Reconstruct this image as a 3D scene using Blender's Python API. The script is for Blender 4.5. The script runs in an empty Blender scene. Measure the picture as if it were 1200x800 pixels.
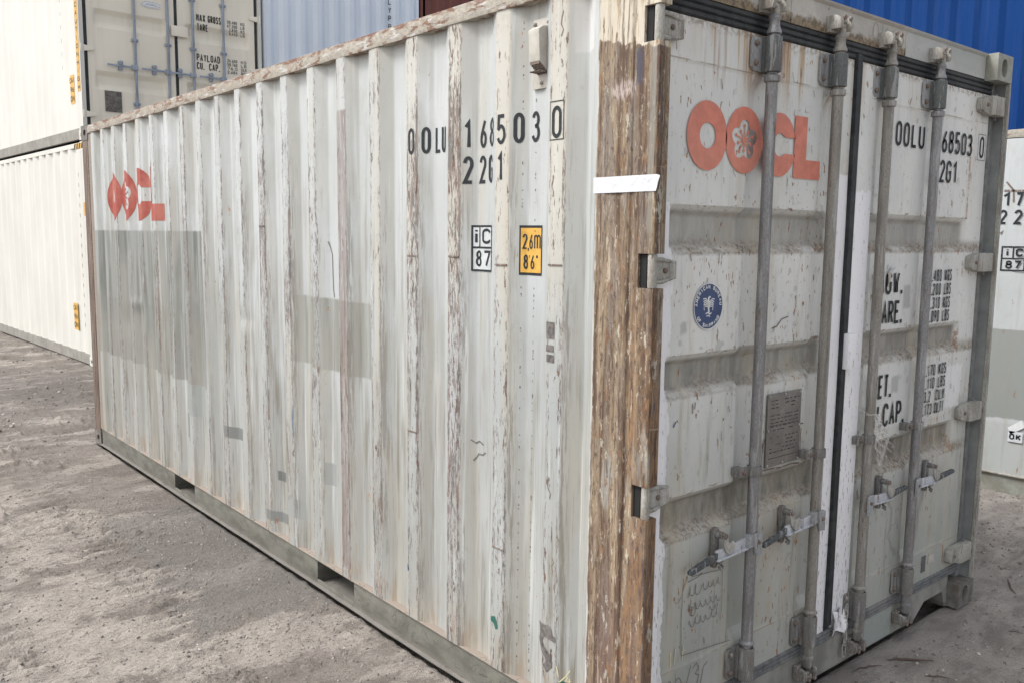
import bpy, bmesh, math, random
import numpy as np
from mathutils import Vector, Matrix
R = math.radians
sc = bpy.context.scene
col = sc.collection
random.seed(7)
# ------------------------------------------------------------------ camera
cam = bpy.data.cameras.new('camera')
camo = bpy.data.objects.new('camera', cam)
col.objects.link(camo)
yaw, pit, rol = 0.69934209, 0.12030351, 0.01102774
f = Vector((math.sin(yaw)*math.cos(pit), math.cos(yaw)*math.cos(pit), -math.sin(pit)))
r = Vector((math.cos(yaw), -math.sin(yaw), 0)); u = r.cross(f)
r2 = math.cos(rol)*r+math.sin(rol)*u; u2 = -math.sin(rol)*r+math.cos(rol)*u
M = Matrix((r2, u2, -f)).transposed().to_4x4()
M.translation = Vector((-1.96183, -1.69575, 1.75819))
camo.matrix_world = M
cam.sensor_width = 36.0
cam.lens = 1024.985/1200*36
cam.clip_start = 0.05; cam.clip_end = 2000
sc.camera = camo
sc.render.resolution_x = 1024; sc.render.resolution_y = 682
# ------------------------------------------------------------------ light (overcast day)
SUN_EL, SUN_AZ = R(54), R(-62)      # azimuth from +Y towards +X : light comes from the left and behind
w = bpy.data.worlds.new('World'); sc.world = w; w.use_nodes = True
wn = w.node_tree; bg = wn.nodes['Background']
sky = wn.nodes.new('ShaderNodeTexSky'); sky.sky_type = 'NISHITA'; sky.sun_disc = False
sky.sun_elevation = SUN_EL; sky.sun_rotation = SUN_AZ
sky.air_density = 1.0; sky.dust_density = 4.0; sky.ozone_density = 1.0
hs = wn.nodes.new('ShaderNodeHueSaturation'); hs.inputs['Saturation'].default_value = 0.22
wn.links.new(sky.outputs[0], hs.inputs['Color']); wn.links.new(hs.outputs[0], bg.inputs[0])
bg.inputs[1].default_value = 0.15
sl = bpy.data.lights.new('sun', 'SUN'); sl.energy = 1.15; sl.angle = R(16); sl.color = (1, .975, .94)
so = bpy.data.objects.new('sun', sl); col.objects.link(so)
sd = Vector((math.sin(SUN_AZ)*math.cos(SUN_EL), math.cos(SUN_AZ)*math.cos(SUN_EL), math.sin(SUN_EL)))
so.rotation_euler = sd.to_track_quat('Z', 'Y').to_euler(); so.location = (0, 0, 20)
sc.view_settings.view_transform = 'Standard'; sc.view_settings.look = 'None'
sc.view_settings.gamma = 1.0; sc.view_settings.exposure = 0.84

# ------------------------------------------------------------------ node helper
class S_:
    """wrapper round a socket so masks can be written as arithmetic"""
    def __init__(s, g, k): s.g = g; s.k = k
    def __add__(s, o): return s.g.m('ADD', s, o)
    __radd__ = __add__
    def __sub__(s, o): return s.g.m('SUBTRACT', s, o)
    def __rsub__(s, o): return s.g.m('SUBTRACT', o, s)
    def __mul__(s, o): return s.g.m('MULTIPLY', s, o)
    __rmul__ = __mul__
    def __neg__(s): return s.g.m('MULTIPLY', s, -1.0)
class G:
    def __init__(g, name):
        g.mat = bpy.data.materials.new(name); g.mat.use_nodes = True
        g.t = g.mat.node_tree; g.b = g.t.nodes['Principled BSDF']
        tc = g.t.nodes.new('ShaderNodeTexCoord'); g.P = tc.outputs['Object']
        sp = g.t.nodes.new('ShaderNodeSeparateXYZ'); g.t.links.new(g.P, sp.inputs[0])
        g.x, g.y, g.z = [S_(g, o) for o in sp.outputs]
    def put(g, sock, v):
        if isinstance(v, S_): g.t.links.new(v.k, sock)
        elif hasattr(v, 'is_output'): g.t.links.new(v, sock)
        elif isinstance(v, (tuple, list)) and len(v) == 3 and sock.type == 'RGBA': sock.default_value = (*v, 1)
        else: sock.default_value = v
    def m(g, op, a, b=0.0, c=0.0):
        n = g.t.nodes.new('ShaderNodeMath'); n.operation = op
        g.put(n.inputs[0], a); g.put(n.inputs[1], b); g.put(n.inputs[2], c)
        return S_(g, n.outputs[0])
    def ss(g, v, lo, hi):          # smoothstep lo..hi
        n = g.t.nodes.new('ShaderNodeMapRange'); n.interpolation_type = 'SMOOTHSTEP'
        g.put(n.inputs[0], v)
        if lo < hi: a, b_, c, d = lo, hi, 0., 1.
        else: a, b_, c, d = hi, lo, 1., 0.
        n.inputs[1].default_value = a; n.inputs[2].default_value = b_; n.inputs[3].default_value = c; n.inputs[4].default_value = d
        return S_(g, n.outputs[0])
    def vec(g, sx, sy, sz, ox=0., oy=0., oz=0.):
        n = g.t.nodes.new('ShaderNodeVectorMath'); n.operation = 'MULTIPLY_ADD'
        g.t.links.new(g.P, n.inputs[0]); n.inputs[1].default_value = (sx, sy, sz); n.inputs[2].default_value = (ox, oy, oz)
        return n.outputs[0]
    def noise(g, s=(1, 1, 1), det=4, rough=.55, off=0., dist=0.):
        if not isinstance(s, tuple): s = (s, s, s)
        n = g.t.nodes.new('ShaderNodeTexNoise'); n.inputs['Scale'].default_value = 1.0
        n.inputs['Detail'].default_value = det; n.inputs['Roughness'].default_value = rough; n.inputs['Distortion'].default_value = dist
        g.t.links.new(g.vec(*s, off, off*1.7, off*.6), n.inputs['Vector'])
        return S_(g, n.outputs['Fac'])
    def voro(g, s, off=0.):
        n = g.t.nodes.new('ShaderNodeTexVoronoi'); n.inputs['Scale'].default_value = 1.0
        g.t.links.new(g.vec(*s, off, off, off), n.inputs['Vector'])
        return S_(g, n.outputs['Distance'])
    def box(g, a, a0, a1, b, b0, b1, wob=None, e=.004):
        """1 inside a0..a1 x b0..b1, edges roughened by wob (a signed metre offset)"""
        A = a+wob if wob is not None else a
        B = b+wob if wob is not None else b
        return g.ss(A, a0-e, a0+e)*g.ss(A, a1+e, a1-e)*g.ss(B, b0-e, b0+e)*g.ss(B, b1+e, b1-e)
    def mix(g, fac, a, b):
        n = g.t.nodes.new('ShaderNodeMix'); n.data_type = 'RGBA'; n.clamp_factor = True
        g.put(n.inputs[0], fac); g.put(n.inputs[6], a); g.put(n.inputs[7], b)
        return n.outputs[2]
    def done(g, colr, rough=.6, bump=None, bd=.002, metal=0., spec=.35):
        g.put(g.b.inputs['Base Color'], colr); g.put(g.b.inputs['Roughness'], rough)
        g.put(g.b.inputs['Metallic'], metal); g.put(g.b.inputs['Specular IOR Level'], spec)
        if bump is not None:
            n = g.t.nodes.new('ShaderNodeBump'); n.inputs['Distance'].default_value = bd; n.inputs['Strength'].default_value = 1.0
            g.put(n.inputs['Height'], bump); g.t.links.new(n.outputs[0], g.b.inputs['Normal'])
        return g.mat

def mx(g, a, b): return g.m('MAXIMUM', a, b)
def mn(g, a, b): return g.m('MINIMUM', a, b)

RUST = (.17, .075, .035); RUSTL = (.36, .17, .07); RUSTD = (.055, .032, .025)

def simple(name, c, rough=.6, metal=0., var=.12, scale=25, bump=.3, bd=.001, dirt=0., dc=(.12, .10, .08), spec=.35):
    g = G(name)
    n = g.noise(scale, 4); n2 = g.noise(scale*.22, 4, off=3.)
    cc = g.mix(g.ss(n, .3, .7), tuple(v*(1-var) for v in c), tuple(min(1, v*(1+var)) for v in c))
    if dirt: cc = g.mix(g.ss(n2, .42, .68)*dirt, cc, dc)
    return g.done(cc, rough, n*bump if bump else None, bd, metal, spec)

# ---- side panel of the main container : grey-white paint, scraped ribs, streaks
RS0 = .385
def mat_side():
    g = G('scraped_grey_white_paint')
    y, z, x = g.y, g.z, g.x
    n1 = g.noise((6, 1.6, 1.2), 5)
    fine = g.noise(55, 4, off=2.)
    base = g.mix(g.ss(n1, .3, .7), (.34, .36, .36), (.45, .475, .485))
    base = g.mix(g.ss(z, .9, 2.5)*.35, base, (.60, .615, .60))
    # cream old paint showing in soft vertical bands near the top and the near end
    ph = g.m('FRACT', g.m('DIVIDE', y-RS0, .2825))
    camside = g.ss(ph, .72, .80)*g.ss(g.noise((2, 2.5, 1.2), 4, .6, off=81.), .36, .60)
    cream = g.ss(g.noise((5, 9, .8), 4, off=8.), .50, .66)
    base = g.mix(cream*.5, base, (.44, .41, .34))
    base = g.mix(g.ss(g.noise((3, 4.5, 2.2), 6, .7, off=91.), .52, .66)*.35, base, (.30, .30, .275))
    # repainted grey patches
    wob = (g.noise((3, 3, 3), 3, off=5.)-.5)*.06 + (g.noise((40, 40, 40), 3, off=1.)-.5)*.012
    step = g.ss(y, 4.75, 4.2)*.02
    p1 = g.box(y, 3.53, 5.83, z, .80, 1.763, None, .008)
    low = g.ss(z+wob, .79, .81)
    pst = g.noise((24, 24, .8), 4, .6, off=57.)
    base = g.mix(p1*low*(.62+.5*g.ss(pst, .35, .65)), base, g.mix(g.ss(pst, .4, .6), (.215, .228, .213), (.165, .175, .163)))
    base = g.mix(p1*low*g.ss(z+wob, 1.26, 1.24)*.35, base, (.17, .175, .165))
    p2 = g.box(y, 1.60, 2.375, z, 1.115, 1.455, wob*.5, .006)
    base = g.mix(p2*(.45+.5*g.ss(pst, .35, .6)), base, (.225, .23, .205))
    white = g.box(y, .262, .36, z, 2.33, 2.52, wob*.5, .006)
    base = g.mix(white*.6, base, (.66, .66, .67))
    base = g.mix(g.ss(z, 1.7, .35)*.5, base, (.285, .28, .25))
    broad = g.ss(g.noise((4, 15, .9), 5, .68, off=97.), .50, .64)
    base = g.mix(broad*(.18+.35*g.ss(z, 2.2, .8)), base, (.24, .232, .20))
    drip = g.ss(g.noise((30, 42, 2.4), 5, .7, off=98.), .60, .66)
    base = g.mix(drip*g.ss(z, 1.9, .5)*.5, base, (.24, .17, .12))
    # vertical grime runs
    st = g.noise((30, 30, 1.6), 6, .66, off=4.)
    st2 = g.noise((60, 90, 3.), 4, .6, off=11.)
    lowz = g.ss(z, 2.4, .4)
    base = g.mix(camside*.62, base, (.33, .32, .285))  # camera-facing slopes darkened: painted shade together with some grime
    grime = g.ss(st + g.ss(g.noise((4, 4, .7), 3, off=6.), .4, .7)*.12, .56, .76)
    base = g.mix(grime*(lowz*.75+.32), base, (.20, .19, .16))
    base = g.mix(g.ss(st2, .60, .74)*lowz*.55, base, (.15, .135, .11))
    brightv = g.ss(g.noise((20, 28, .8), 4, off=15.), .58, .72)
    base = g.mix(brightv*.5, base, (.64, .67, .68))
    # yellowish rust wash near the foot
    foot = g.ss(z, .42, .14)*g.ss(g.noise((9, 9, 4), 4, off=9.), .42, .68)
    base = g.mix(foot*.45, base, (.42, .37, .29))
    foot2 = g.ss(z, .34, .15)*g.ss(g.noise((25, 25, 5), 4, off=29.), .52, .62)
    base = g.mix(foot2*.45, base, (.30, .20, .12))
    for (a0, a1, b0, b1, cc) in ((3.08, 3.27, .565, .635, (.15, .16, .155)), (3.83, 3.96, .43, .59, (.19, .20, .19)), (2.525, 2.60, .448, .50, (.11, .115, .115)),
                                 (2.47, 2.70, .215, .272, (.17, .18, .175)), (1.98, 2.06, .55, .66, (.27, .28, .27)), (2.30, 2.44, .30, .40, (.30, .31, .30)), (3.60, 3.95, .60, .80, (.27, .29, .28))):
        base = g.mix(g.box(y, a0, a1, z, b0, b1, wob*.25, .004)*.85, base, cc)
    # scraped outer faces of the ribs (nearest to the outer plane x=0)
    rib = g.ss(x, .0045, .0015)*g.ss(y, .27, .3)*g.ss(y, 5.6, 5.56)
    edge = g.ss(x, .010, .003)*g.ss(y, .27, .3)*g.ss(y, 5.6, 5.56)
    per = g.noise((0.01, 2.6, .55), 3, .6, off=21.)
    near = g.ss(y, 5.2, .3)
    s1 = g.noise((120, 150, 9.), 5, .7, off=2.5)
    s2 = g.noise((60, 120, 26.), 5, .75, off=7.5)
    pp = ph*.2825
    ed_ = g.ss(mn(g, pp, .070-pp), .016, .003)
    amt = g.ss(s1*.5+s2*.5 + (per-.5)*.60 + lowz*.04 + ed_*.075 - .065 + (g.noise((3, 7, 1.3), 4, .6, off=95.)-.5)*.35, .515, .565)
    gap_ = g.ss(g.noise((0.01, 3.4, 1.9), 3, .6, off=141.)+(s2-.5)*.35, .43, .55)*.85+.15
    amt = amt*gap_
    scr = mx(g, rib*amt, edge*g.ss(s2+(per-.5)*.6, .60, .68))
    ribtone = g.mix(g.ss(g.noise((50, 90, 9), 4, .6, off=33.), .4, .6), (.25, .205, .19), (.46, .43, .41))
    base = g.mix(rib*g.ss(per+(g.noise((60, 90, 12), 4, .6, off=35.)-.5)*.5, .50, .70)*.5*gap_, base, ribtone)
    base = g.mix(rib*ed_*g.ss(s2+(per-.5)*.3, .50, .56)*.7, base, (.15, .11, .10))
    base = g.mix(rib*g.ss(y, 2.0, .9)*.55*g.ss(z, 1.2, 1.9), base, (.52, .475, .39))
    k5 = g.box(y, 1.79, 1.875, z, .2, 2.3, (fine-.5)*.01, .006)
    base = g.mix(rib*k5*.75*g.ss(s1, .36, .5), base, g.mix(g.ss(g.noise((40, 50, 2), 4, off=43.), .4, .6), (.18, .125, .11), (.27, .235, .225)))
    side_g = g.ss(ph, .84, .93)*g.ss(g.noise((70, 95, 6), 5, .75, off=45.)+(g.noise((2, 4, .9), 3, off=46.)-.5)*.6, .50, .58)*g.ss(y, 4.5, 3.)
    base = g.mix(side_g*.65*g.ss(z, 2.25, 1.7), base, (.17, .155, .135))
    sc_c = g.mix(g.ss(g.noise((30, 30, 6), 4, off=13.), .4, .6), (.165, .11, .092), (.085, .08, .08))
    sc_c = g.mix(g.ss(g.noise((20, 3.3, .6), 2, off=51.), .62, .68), sc_c, (.10, .17, .24))
    base = g.mix(scr*.8, base, sc_c)
    deep = rib*g.ss(g.noise((50, 55, 11), 5, .72, off=17.)+(per-.5)*.2+g.ss(y, 2.2, .4)*.045, .635, .655)
    base = g.mix(deep*.9, base, g.mix(g.ss(fine, .4, .6), RUST, RUSTD))
    # cracked rust chips
    chips = g.ss(g.noise((16, 16, 7), 5, .74, off=61.)+g.ss(z, 1.0, .3)*.02, .69, .705)
    base = g.mix(chips*.85, base, g.mix(g.ss(fine, .45, .6), RUSTL, RUST))
    # rivet-like speckle columns
    col_ = g.ss(g.m('ABSOLUTE', y-.565), .004, .002)+g.ss(g.m('ABSOLUTE', y-.62), .003, .0015)
    dots = g.ss(g.noise((5, 5, 70), 2, .5, off=71.), .60, .66)
    base = g.mix(mn(g, col_, 1.)*dots*.8, base, (.06, .055, .05))
    # slightly browner tone just below the top rail
    base = g.mix(g.ss(z, 2.40, 2.52)*.25*g.ss(fine, .3, .6), base, (.30, .27, .22))
    base = g.mix(g.ss(fine, .62, .72)*.25, base, (.25, .25, .23))
    bump = fine*.25 + g.noise((3, 9, 3), 3, off=19.)*1.6 - scr*.35 - deep*.5 + n1*1.0
    return g.done(base, g.m('ADD', .42, scr*.3+grime*.2), bump, .0016, spec=.4)

def mat_post():
    g = G('peeled_rusty_post_coating')
    z, y = g.z, g.y
    a = g.noise((60, 34, 2.6), 6, .70, off=3., dist=.4)
    b = g.noise((130, 80, 20.), 5, .72, off=9., dist=.6)
    c = g.noise((50, 22, 1.5), 5, .65, off=14., dist=.4)
    d = g.noise((200, 260, 28.), 4, .6, off=19.)
    cc = g.mix(g.ss(a, .40, .60), (.095, .058, .040), (.255, .188, .122))
    cl_ = g.noise((20, 16, .45), 5, .6, off=103., dist=.3)
    cc = g.mix(g.ss(cl_, .50, .57)*.75, cc, (.095, .060, .042))
    cc = g.mix(g.ss(cl_, .47, .40)*.5, cc, (.35, .28, .20))
    cc = g.mix(g.ss(c, .50, .62)*.75, cc, (.215, .185, .16))
    cc = g.mix(g.ss(b, .56, .66)*.75, cc, (.40, .35, .275))
    cc = g.mix(g.ss(b, .46, .38)*.8, cc, (.085, .055, .045))
    low = g.ss(z, 1.0, .35)
    cc = g.mix(low*.7*g.ss(c, .35, .6), cc, (.165, .105, .085))
    cc = g.mix(g.ss(y, .10, .075)*g.ss(z, 1.75, 1.3)*g.ss(a, .6, .45)*g.ss(b, .42, .55)*.7, cc, (.27, .15, .07))
    cc = g.mix(g.ss(g.noise((20, 9, 2.), 4, off=29.), .62, .68)*.8, cc, (.30, .29, .26))
    cc = g.mix(g.ss(d, .62, .68)*.85, cc, (.05, .035, .03))
    e = g.noise((60, 80, 5.5), 5, .74, off=59., dist=.7)
    cc = g.mix(g.ss(e, .57, .61)*.8, cc, g.mix(g.ss(a, .4, .6), (.055, .038, .03), (.11, .075, .055)))
    cc = g.mix(g.ss(g.noise((60, 50, 7), 5, .7, off=69., dist=.4), .60, .64)*.8, cc, (.47, .40, .30))
    cc = g.mix(g.ss(g.noise((8, 60, 60), 4, off=39.), .66, .70)*.3, cc, (.55, .45, .33))
    cc = g.mix(g.ss(g.noise((30, 26, 12), 6, .75, off=111.), .57, .62)*.75, cc, g.mix(g.ss(b, .4, .6), (.14, .072, .042), (.25, .14, .075)))
    cc = g.mix(g.ss(g.noise((30, 30, 9), 6, .78, off=121.), .595, .62)*.85, cc, g.mix(g.ss(a, .4, .6), (.40, .385, .34), (.50, .46, .37)))
    # worn sliver along the outer corner + cream paint above
    edgew = (g.noise((5, 40, 12), 4, off=23.)-.5)
    cc = g.mix(g.ss(y+edgew*.03, .036, .026)*g.ss(y, .008, .012)*g.ss(z, 1.70, 1.8)*.6, cc, (.27, .26, .225))
    line = z - y*.22 + edgew*.035
    top = g.ss(line, 2.292, 2.300)*(1.-g.ss(g.noise((30, 42, 2.2), 5, .72, off=131.), .54, .60)*.85)
    cream = g.mix(g.ss(g.noise((20, 30, 9), 5, .7, off=31.), .58, .66), (.55, .50, .41), (.18, .11, .065))
    cream = g.mix(g.ss(g.noise((30, 60, 5), 4, .7, off=35.), .54, .62)*.7, cream, (.33, .22, .12))
    cc = g.mix(top, cc, cream)
    # pale overspray at the far edge
    cc = g.mix(g.ss(y+edgew*.02, .236, .242), cc, (.50, .50, .47))
    grease = g.box(y, .065, .09, z, 2.20, 2.30, edgew*.03, .01)
    cc = g.mix(grease*.8, cc, (.06, .065, .10))
    chalk = g.box(y, .09, .18, z, 2.17, 2.215, edgew*.06, .015)
    cc = g.mix(chalk*.7*g.ss(b, .4, .55), cc, (.55, .47, .45))
    bump = a*1.4+b*.9+d*.5 - top*.6
    return g.done(cc, .72, bump, .0016, spec=.3)

def mat_dark_post():
    g = G('brown_rusted_steel')
    a = g.noise((40, 40, 3.), 5, .6, off=3.); b = g.noise(60, 4, off=5.)
    cc = g.mix(g.ss(a, .38, .62), (.085, .06, .05), (.20, .15, .12))
    cc = g.mix(g.ss(b, .58, .68)*.6, cc, (.33, .28, .23))
    cc = g.mix(g.ss(g.noise((9, 9, 2), 3, off=8.), .6, .7)*.5, cc, (.14, .08, .05))
    return g.done(cc, .8, a+b, .003)

def mat_rail():
    g = G('rusty_cream_rail_paint')
    a = g.noise((20, 9, 34), 6, .74, off=3., dist=.5); b = g.noise((30, 40, 60), 5, .65, off=5.)
    st = g.noise((10, 45, 3), 4, .6, off=12.)
    cc = g.mix(g.ss(b, .35, .65), (.42, .385, .32), (.30, .28, .245))
    cc = g.mix(g.ss(a, .545, .575)*.85, cc, (.16, .075, .045))
    cc = g.mix(g.ss(st, .58, .66)*.7, cc, (.33, .17, .085))
    cc = g.mix(g.ss(g.y, 1.2, 4.)*g.ss(g.noise((9, 14, 25), 5, .7, off=23.), .45, .55)*.45, cc, (.27, .22, .18))
    cc = g.mix(g.ss(g.noise((9, 9, 50), 4, off=33.), .60, .64)*.5, cc, (.66, .66, .66))
    topedge = g.ss(g.z+(b-.5)*.02, 2.560, 2.574)
    cc = g.mix(topedge*.8*g.ss(a, .42, .56), cc, (.17, .08, .05))
    return g.done(cc, .7, a*.8+b, .0025)

def mat_bottom_rail():
    g = G('grimy_olive_rail_paint')
    a = g.noise((6, 6, 14), 5, .6, off=3.); b = g.noise((60, 40, 50), 4, off=5.)
    st = g.noise((10, 26, 2), 4, .6, off=12.)
    cc = g.mix(g.ss(a, .35, .65), (.115, .112, .094), (.17, .166, .142))
    cc = g.mix(g.ss(st, .55, .7)*.5, cc, (.12, .11, .09))
    cc = g.mix(g.ss(g.z+(b-.5)*.01, .146, .150)*.9, cc, (.27, .225, .19))
    cc = g.mix(g.ss(g.z, .05, .02)*.6, cc, (.20, .185, .17))
    cr = g.m('ABSOLUTE', g.noise((3, 3, 8), 4, .6, off=40.)-.5)
    cc = g.mix(g.ss(cr, .004, .0015)*.7, cc, (.06, .05, .045))
    cc = g.mix(g.ss(g.noise((30, 30, 30), 4, off=50.), .66, .70)*.5, cc, RUST)
    return g.done(cc, .72, a+b*.6, .003)

ZB = [(1.86, 1.71), (1.39, 1.255), (.93, .78)]
def mat_door():
    g = G('weathered_grey_white_door_paint')
    x, z, y = g.x, g.z, g.y
    n1 = g.noise((2.2, 2.2, 1.5), 5); fine = g.noise(70, 4, off=2.)
    base = g.mix(g.ss(n1, .3, .7), (.60, .615, .60), (.72, .725, .705))
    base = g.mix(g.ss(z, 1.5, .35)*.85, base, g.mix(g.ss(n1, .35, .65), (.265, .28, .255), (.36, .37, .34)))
    # grey water spots
    sp = g.noise((26, 26, 16), 3, .5, off=22.)
    base = g.mix(g.ss(sp, .62, .65)*.45*g.ss(g.noise((3, 3, 3), 3, off=92.), .42, .6), base, (.26, .27, .25))
    base = g.mix(g.ss(g.noise((90, 90, 30), 4, .65, off=93.), .60, .68)*.35, base, (.28, .26, .22))
    # dust lying on the ledges, grime plus painted shade in the recesses
    dn = g.noise((70, 70, 70), 4, .7, off=7.)
    led = None
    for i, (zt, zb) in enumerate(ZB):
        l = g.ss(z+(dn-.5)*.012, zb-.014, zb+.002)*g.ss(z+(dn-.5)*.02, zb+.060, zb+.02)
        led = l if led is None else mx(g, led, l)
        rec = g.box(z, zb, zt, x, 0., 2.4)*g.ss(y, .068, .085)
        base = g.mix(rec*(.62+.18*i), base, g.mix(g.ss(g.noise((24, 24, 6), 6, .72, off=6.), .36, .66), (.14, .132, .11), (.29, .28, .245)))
    lp = g.ss(g.noise((7, 7, 7), 4, .6, off=27.), .35, .62)
    base = g.mix(led*(lp*.6+.35), base, g.mix(g.ss(dn, .44, .60), (.38, .355, .31), (.19, .14, .105)))
    # vertical run-off streaks
    st = g.noise((30, 10, 2.4), 6, .7, off=4.)
    base = g.mix(g.ss(st, .52, .70)*(g.ss(z, 2.2, .6)*.55+.15), base, (.25, .23, .185))
    warm = g.ss(g.noise((7, 7, 1.2), 4, off=44.), .52, .66)
    base = g.mix(warm*.35, base, (.50, .44, .33))
    lower_tan = g.box(x, .64, .90, z, .34, .80, None, .05)*g.ss(g.noise((14, 5, 4), 4, off=84.), .35, .65)
    base = g.mix(lower_tan*.5, base, (.40, .34, .255))
    # rust runs below the top gasket
    run = g.noise((22, 3, .9), 4, .6, off=54.)
    zr = g.ss(z + (run-.5)*.5, 2.22, 2.42)
    mask = g.ss(run, .48, .62)*zr*(g.ss(x, .25, .34)*g.ss(x, 1.35, 1.0)+.10)
    base = g.mix(mask*.8, base, g.mix(g.ss(g.noise((60, 9, 2), 4, off=3.), .4, .6), (.46, .33, .20), (.26, .13, .07)))
    base = g.mix(g.ss(z, 2.385, 2.412)*g.ss(fine, .4, .6)*.6, base, (.20, .13, .09))
    # weld line beads
    for zz in (2.290, .335):
        wl = g.ss(g.m('ABSOLUTE', z-zz-.002), .0035, .001)
        base = g.mix(wl*.7*g.ss(g.noise((12, 4, 12), 3, off=8.), .38, .6), base, (.27, .20, .15))
    # rust specks, stretched downwards
    s = g.noise((75, 75, 26), 3, .5, off=16.)
    dens = g.noise((3, 3, 2.4), 3, off=26.)
    spec = g.ss(s+(dens-.5)*.28, .675, .70)
    base = g.mix(spec*.85, base, g.mix(g.ss(fine, .4, .6), (.35, .17, .07), (.20, .11, .06)))
    # rust where panels meet the edges of recesses
    for (zt, zb) in ZB:
        er = g.ss(g.m('ABSOLUTE', z-zt), .012, .003)*g.ss(g.noise((16, 16, 50), 4, .7, off=66.), .57, .63)
        base = g.mix(er*.8, base, RUST)
    er = mx(g, g.ss(g.m('ABSOLUTE', x-2.205), .010, .003), g.ss(g.m('ABSOLUTE', x-.665), .006, .002))*g.ss(g.noise((10, 10, 9), 4, .7, off=67.), .52, .60)
    base = g.mix(er*.7, base, (.28, .13, .06))
    # white primer strips beside the seam and along the hinge side
    ed = (g.noise((30, 30, 14), 4, .7, off=77.)-.5)
    whitec = g.mix(g.ss(g.noise((120, 60, 24), 4, .7, off=78.)+g.ss(z, 1.6, .3)*.06, .62, .68), (.84, .84, .87), (.40, .37, .36))
    w1 = g.ss(x+ed*.01, 1.066, 1.070)*g.ss(x, 1.20, 1.19)*g.ss(z+ed*.02, 2.0, 1.99)
    w2 = g.ss(x, 1.18, 1.19)*g.ss(x+ed*.03, 1.332, 1.328)*g.ss(z+ed*.08, 1.945, 1.935)
    w3 = g.ss(x+ed*.05, .142, .136)*g.ss(z+ed*.03, 1.87, 1.86)
    w4 = g.ss(x+ed*.06, .162, .156)*g.ss(z+ed*.05, 1.74, 1.72)
    w5 = g.box(x, 2.12, 2.27, z, .99, 1.19, ed*.05, .004)
    for ww, k in ((w1, .97), (w2, .97), (w3, .85), (w4, .75), (w5, .5)): base = g.mix(ww*k, base, whitec)
    for (a0, a1, b0, b1) in ((1.47, 1.775, 1.395, 1.70), (1.47, 1.775, .97, 1.235), (1.90, 2.19, 1.395, 1.66), (1.90, 2.12, .965, 1.22)):
        base = g.mix(g.box(x, a0, a1, z, b0, b1, ed*.03, .01)*.55, base, (.66, .67, .66))
    # smudges of new grey paint
    for (a0, a1, b0, b1) in ((1.66, 1.72, 1.47, 1.57), (1.605, 1.665, 1.12, 1.19), (.20, .215, 1.42, 1.44), (.205, .235, 1.455, 1.49)):
        base = g.mix(g.box(x, a0, a1, z, b0, b1, ed*.03, .008)*.6, base, (.30, .31, .30))
    ab = g.noise((6, 6, 6), 3, off=88.)
    sw = g.m('ABSOLUTE', g.m('SUBTRACT', x*1.0-(z*-.35), 1.86+.0)+(ab-.5)*.2)
    base = g.mix(g.ss(sw, .018, .004)*g.box(z, .38, .78, x, 1.3, 2.2)*.5, base, (.19, .19, .18))
    sw = g.m('ABSOLUTE', x-1.92+(z-.5)*-.25+(ab-.5)*.1)
    base = g.mix(g.ss(sw, .030, .006)*g.box(z, .30, .72, x, 1.3, 2.2)*.5, base, (.22, .22, .21))
    bump = fine*.3+n1*1.5+g.noise((9, 9, 9), 3, off=90.)*.9 - spec*.4
    return g.done(base, g.m('ADD', .48, led*.3), bump, .0015, spec=.4)

def mat_header():
    g = G('stained_header_paint')
    x, z = g.x, g.z
    n1 = g.noise((5, 5, 9), 5, .6, off=3.); fine = g.noise(60, 4, off=2.)
    base = g.mix(g.ss(n1, .35, .65), (.40, .385, .35), (.52, .50, .46))
    clean = g.ss(x, 1.521, 1.524)
    base = g.mix(clean, base, g.mix(g.ss(n1, .35, .65), (.38, .40, .385), (.46, .47, .455)))
    edge = g.ss(z+(g.noise((18, 18, 18), 5, .75, off=9.)-.5)*.09, 2.520, 2.495)
    base = g.mix(edge*(1.-clean)*.95, base, g.mix(g.ss(fine, .4, .6), (.10, .075, .05), (.24, .18, .11)))
    ru = g.ss(g.noise((14, 14, 4), 5, .7, off=19.), .58, .64)
    base = g.mix(ru*g.ss(x, 1.1, .6)*.7, base, (.30, .17, .09))
    base = g.mix(g.ss(g.noise((50, 50, 20), 4, .6, off=29.), .66, .69)*.7, base, (.14, .09, .06))
    base = g.mix(g.ss(z, 2.583, 2.588)*.5, base, (.15, .12, .10))
    return g.done(base, .6, n1+fine*.6-edge*.5, .002)

def mat_sill():
    g = G('grimy_sill_paint')
    x, z = g.x, g.z
    n1 = g.noise((9, 9, 5), 5, .6, off=3.); fine = g.noise(70, 4, off=2.)
    base = g.mix(g.ss(n1, .35, .65), (.20, .195, .175), (.31, .305, .28))
    base = g.mix(g.box(x, 1.49, 1.72, z, .0, .2, None, .003)*.9, base, (.33, .36, .34))
    base = g.mix(g.box(x, 1.04, 1.09, z, .0, .2, (fine-.5)*.02, .003)*.5, base, (.13, .125, .12))
    base = g.mix(g.ss(fine, .60, .68)*.4, base, (.12, .11, .10))
    base = g.mix(g.ss(z, .03, .015)*.6, base, (.13, .12, .11))
    return g.done(base, .7, n1+fine, .0025)

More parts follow.
